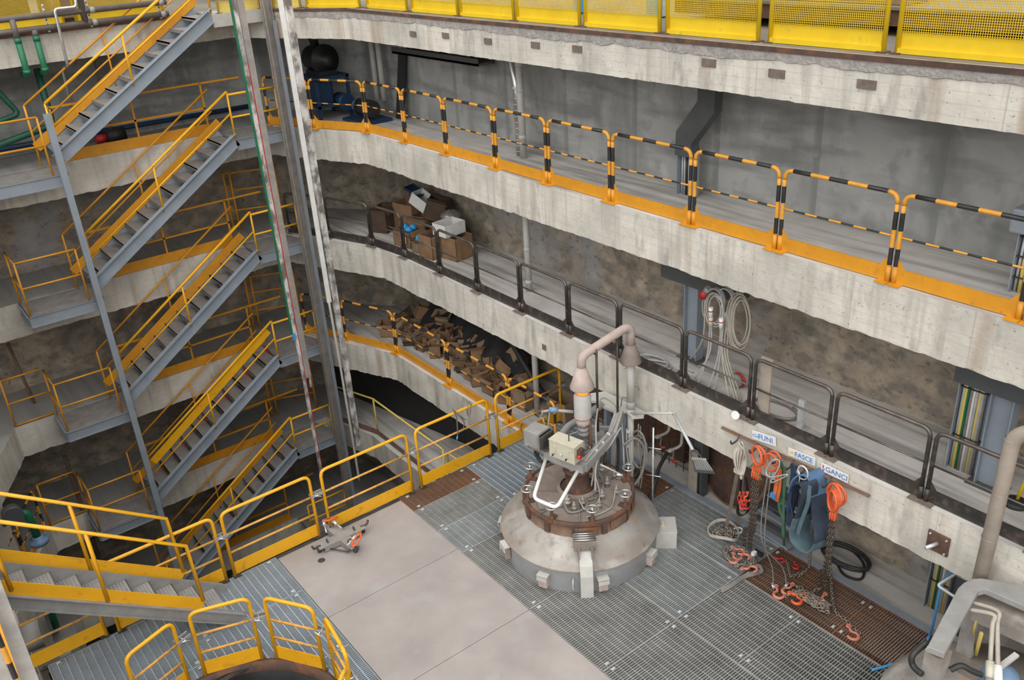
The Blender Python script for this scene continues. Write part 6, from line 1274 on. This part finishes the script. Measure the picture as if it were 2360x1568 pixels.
# ------------------------------------------------------------------ lower gallery, under the signs
t = thing('wire_fence', (9.3, 9.3, z3), 'rusty square wire fence on the lower gallery behind the burner', 'fence')
b = MB()
for k in range(17): y = 8.0 + .16 * k; b.tube([(9.28, y, z3), (9.28, y, z3 + 1.6)], .007, 5)
for k in range(10): z = z3 + .08 + .16 * k; b.tube([(9.28, 8.0, z), (9.28, 10.56, z)], .007, 5)
b.build('wire_grid', M['rust_dark'], t)
b = MB(); b.tube(fillet([(9.28, 8.0, z3), (9.28, 8.0, z3 + 1.65), (9.28, 10.56, z3 + 1.65), (9.28, 10.56, z3)], .05), .025, 8); b.build('frame', M['rust_dark'], t)
b = MB(); b.bb(9.45, 9.6, 8.3, 10.4, z3, z3 + 1.7); tag(b.build('rusty_sheet', M['rust_dark']), 'dark rusty sheet panel behind the wire fence', 'panel')
t = thing('steel_disc', (9.2, 7.0, z3), 'large rust-brown steel disc leaning on the lower gallery wall under the lamp', 'disc')
dc = V(9.25, 7.12, z3 + .68); b = MB(); ax = V(-1, .1, .22).normalized(); b.lathe(dc, [(0, -.02), (.66, -.02), (.68, 0), (.66, .03), (0, .03)], 48, axis=ax); b.build('disc', M['rust_dark'], t)
b = MB(); b.lathe(dc, [(.68, -.03), (.70, 0), (.68, .04), (.65, .04)], 48, axis=ax); b.build('rim', M['rust'], t)
t = thing('steel_post', (9.0, 7.6, z3), 'steel post painted tan on one side, on the lower gallery right of the black hoses', 'post')
b = MB(); b.bb(8.92, 9.08, 7.70, 7.72, z3, z2 - .6); b.bb(8.92, 9.08, 7.48, 7.50, z3, z2 - .6); b.bb(8.99, 9.01, 7.5, 7.7, z3, z2 - .6); b.build('shaft', M['duct'], t)
b = MB(); b.bb(8.90, 8.92, 7.55, 7.72, z3, z3 + .85); b.build('tan_face', M['pipe_tan'], t)
for i, (s, e, l) in enumerate((((1512, 1008), (1462, 1100), 'left'), ((1540, 1040), (1495, 1152), 'right'))):
    a, f = onx(s, 8.9), onz(e, .02); t = thing('water_hose', f, 'black rubber hose running from a wall valve down to the grating, ' + l + ' one', 'hose', 'black hoses behind the furnace')
    b = MB(); b.tube(smooth([a, a.lerp(f, .25) + V(-.1, 0, -.05), a.lerp(f, .65), f, f + V(-.3, .1, -.02)], 8), .03, 10); b.build('hose', M['hose'], t)
    b = MB(); b.tube(fillet([a, a + V(.03, -.13, .10), a + V(.08, -.20, .17), a + V(.10, -.20, .6)], .06), .024, 10); b.tube([a + V(-.01, .02, -.02), a + V(.02, -.07, .05)], .034, 10); b.build('valve_pipe', M['pipe_lt'], t)
    b = MB(); b.tube(fillet([a + V(.02, -.1, .04), a + V(-.03, -.12, -.1), a + V(-.03, -.22, -.08)], .03), .012, 6); b.build('lever', M['cable_gr'], t)
    b = MB(); b.lathe(a + V(-.03, -.16, -.1), [(0, -.03), (.03, -.02), (.035, 0), (.03, .02), (0, .03)], 10); b.build('knob', M['red'], t)
t = thing('sheet_stack', (9.1, 6.0, z3), 'stack of dark blue-grey corrugated sheets on the lower gallery behind the slings', 'sheets')
for k in range(5):
    b = MB(); b.bar((9.22 - .09 * k, 6.45, z3 + .5 - .09 * k), (9.17 - .09 * k, 5.75, z3 + .5 - .09 * k), .10, .03); b.build('sheet', M['duct' if k % 2 else 'blue_steel'], t)
b = MB(); b.bar((9.38, 6.45, z3 + .56), (9.33, 5.75, z3 + .56), .03, 1.1); b.build('back_sheet', M['duct'], t)
coil(onz((1948, 1290), z3 + .01), .34, 4, .022, 'hose', 'hose_coil', 'black hose coil on the lower gallery floor below the blue sling', 'hose coil', .6, seed=6)
b = MB(); b.tube(smooth([onz((1960, 1265), z3 + .03), onz((1990, 1300), z3 + .02), onz((1985, 1335), z3 + .02), onz((1945, 1325), z3 + .02), onz((1925, 1290), z3 + .03)], 6), .018, 6); tag(b.build('hose_loop', M['hose']), 'single black hose loop beside the coil on the lower gallery floor', 'hose')
cable_riser(9.3, 3.85, z3, z2 - .6, 'riser of yellow and dark cables on the lower gallery behind the corner machine', .3)
t = thing('steel_post', (9.1, 3.5, z3), 'dark steel post on the lower gallery behind the corner machine', 'post')
b = MB(); b.bb(9.02, 9.18, 3.40, 3.42, z3, z2 - .6); b.bb(9.02, 9.18, 3.62, 3.64, z3, z2 - .6); b.bb(9.09, 9.11, 3.42, 3.62, z3, z2 - .6); b.build('shaft', M['duct'], t)
b = MB(); b.tube(smooth([onx((2195, 1315), 8.2), onx((2170, 1350), 8.4), onx((2150, 1440), 8.6), onz((2140, 1470), .02), onz((2120, 1500), .02), onz((2060, 1530), .02), onz((2010, 1545), .02)], 8), .017, 8); tag(b.build('air_hose', M['blue_hose']), 'light blue air hose dropping past the corner machine onto the gratings', 'hose')
t = thing('yellow_stand', onz((2340, 1160), z2), 'thin yellow rod standing in a black foot beside the elbow pipe', 'stand')
p = onz((2340, 1162), z2); b = MB(); b.tube([p, p + V(.03, -.1, .8)], .018, 8); b.build('rod', M['mesh_y'], t)
b = MB(); b.lathe(p, [(.13, 0), (.14, .02), (.10, .05), (.04, .07), (0, .07)], 20); b.build('foot', M['black'], t)

# ------------------------------------------------------------------ on the platform: lifting beam, strap, near stair
lbz = .0
lc = onz((790, 1232), .12)
lb = thing('lifting_cross', (lc.x, lc.y, 0), 'cross-shaped dusty steel lifting beam with orange hooks lying on the steel plate', 'lifting beam')
e1, e2_, e3, e4 = onz((732, 1262), .1), onz((838, 1212), .12), onz((752, 1205), .12), onz((820, 1262), .1)
b = MB(); 
for p, q in ((e1, e2_), (e3, e4)):
    b.bar(p, q, .16, .012); 
    d = (q - p).normalized(); sd = d.cross(Zv)
    for s in (-1, 1): b.bar(p + d * .08 + sd * .075 * s - V(0, 0, .045), q - d * .08 + sd * .075 * s - V(0, 0, .045), .008, .08)
b.build('cross', M['grey_steel'], lb)
for p, q in ((e1, e2_), (e2_, e1), (e3, e4), (e4, e3)):
    d = (p - q).normalized(); b = MB(); b.tube(fillet([p - d * .05, p + d * .06, p + d * .08 + V(0, 0, .06)], .02), .018, 6); b.tube([p - d * .02 - V(0, 0, .01), p - d * .02 - V(0, 0, .11)], .03, 6); b.build('end_horn', M['dark_steel'], lb)
    b = MB(); u = p - d * .16 + V(0, 0, .03); ring(b, u, d.cross(Zv), Zv, .028, .03, .008, 12); b.build('eye', M['dark_steel'], lb)
for px, ux, m in (((760, 1197), (1, -.25, 0), 'orange'), ((822, 1245), (.9, .5, .3), 'orange')):
    c = onz(px, .22); b = MB(); ring(b, c, ux, V(*ux).cross(V(.2, .3, .9)), .11, .05, .015, 20); b.build('orange_hook', M[m], lb)
for s, e in (((745, 1200), (752, 1228)), ((768, 1202), (788, 1218)), ((820, 1235), (800, 1258))):
    a, c = onz(s, .22), onz(e, .16); b = MB(); b.tube([a, a.lerp(c, .4)], .022, 8); b.tube([a.lerp(c, .4), c], .010, 6); b.build('shackle', M['zinc'], lb)
b = MB(); b.tube([e1 + V(.1, .0, -.06), e4 + V(-.1, .05, -.06)], .012, 6); b.build('tie_rod', M['dark_steel'], lb)
t = thing('tie_strap', ony((1070, 950), 10.62), 'grey strap knotted over the yellow guard rail top', 'strap')
b = MB()
for pts in ([(1046, 948), (1052, 962), (1055, 1000), (1053, 1010)], [(1046, 946), (1060, 960), (1070, 975), (1066, 990), (1058, 997)], [(1085, 932), (1083, 955), (1075, 968), (1062, 960), (1056, 958)], [(1082, 930), (1076, 942), (1078, 958)]): b.strip(smooth([ony(p, 10.60) for p in pts], 5), V(.8, .5, .1), .03, .006)
b.build('webbing', M['cable_gr'], t)
b = MB(); ring(b, ony((1047, 946), 10.62), Yv, Zv, .032, .034, .008, 12); ring(b, ony((1084, 930), 10.62), Yv, Zv, .032, .034, .008, 12); b.build('knot', M['cable_gr'], t)
b = MB(); b.tube([ony((1054, 1006), 10.6), ony((1053, 1014), 10.6)], .014, 6); b.build('tip', M['cyan'], t)
ns = thing('near_stair', (1.2, 10.1, 0), 'short steel stair with yellow rails coming down onto the bluish gratings at the left', 'stairs')
ya, yb = 9.72, 10.42
def sz(x): return .06 + .735 * (2.36 - x)
for y, s in ((ya, -1), (yb, 1)):
    b = MB(); channel(b, (-.45, y, sz(-.45) + .04), (2.36, y, sz(2.36) + .04), .20, (0, s, 0), fl=.06); b.build('stringer', M['mid_steel'], ns)
for i in range(11):
    x = 2.22 - .255 * i; z = .15 + .1875 * i; b = MB(); b.bb(x - .26, x, ya + .01, yb - .01, z - .012, z); b.bb(x - .006, x, ya + .01, yb - .01, z - .05, z)
    for r_i in range(6):
        for c_i in range(16): b.bb(x - .235 + .04 * r_i, x - .222 + .04 * r_i, ya + .05 + .04 * c_i, ya + .066 + .04 * c_i, z, z + .004, 1)
    b.build('tread', [M['tread'], M['galv']], ns)
for y, nm in ((ya - .02, 'handrail'), (yb + .02, 'handrail')):
    b = MB(); h0 = .30; ra = lambda x: sz(x) + .22 + .86
    b.tube([(-.6, y, ra(-.6)), (1.88, y, ra(1.88)), (1.91, y, sz(1.91) + .2)], .026, 4); b.tube([(.87, y, ra(.87)), (.87, y, sz(.87) + .05)], .024, 4)
    b.tube([(.0, y, ra(.0)), (.0, y, sz(0) + .1)], .024, 4)
    b.build(nm, M['yellow'], ns)
    b = MB(); b.bar((-.6, y + .01, sz(-.6) + .13), (1.9, y + .01, sz(1.9) + .13), .008, .17); b.build('kick_board', M['yellow'], ns)
# pipes and motor at the lower left
t = thing('green_pump_pipe', (.35, 12.6, -.3), 'green pipe elbow on a flanged valve behind the near stair', 'pipe')
c = onz((20, 1215), -.9) + V(.12, 0, 0)
b = MB(); b.tube(fillet([c + V(-.2, 0, .1), c + V(.0, 0, .16), c + V(.22, 0, .16), c + V(.24, 0, -.45)], .12, 6), .07, 12); b.build('pipe', M['green'], t)
b = MB(); b.lathe(c + V(.24, 0, -.55), [(0, 0), (.16, 0), (.17, .04), (.16, .09), (.09, .1), (.09, .16), (0, .16)], 20); b.build('flange', M['blue_paint'], t)
b = MB(); b.tube([c + V(.0, .1, .2), c + V(.0, -.12, .22)], .17, 16); b.build('valve_body', M['duct'], t)
pipe('green_standpipe', [onx((115, 1405), .45), onx((135, 1460), .52), onx((150, 1530), .58)], .065, M['green'], 'green pipe running down below the near stair, behind the platform kick board', 'pipe', 0)
t = thing('fan_housing', (.2, 9.9, .4), 'grey rounded motor housing below the near stair in the lower left', 'motor')
b = MB(); p = onz((75, 1470), .15); b.tube([p + V(-.12, .0, .05), p + V(.12, -.03, .05)], .2, 18); b.tube([p + V(-.4, .02, .1), p + V(-.12, .0, .05)], .13, 12); b.build('drum', M['mid_steel'], t)
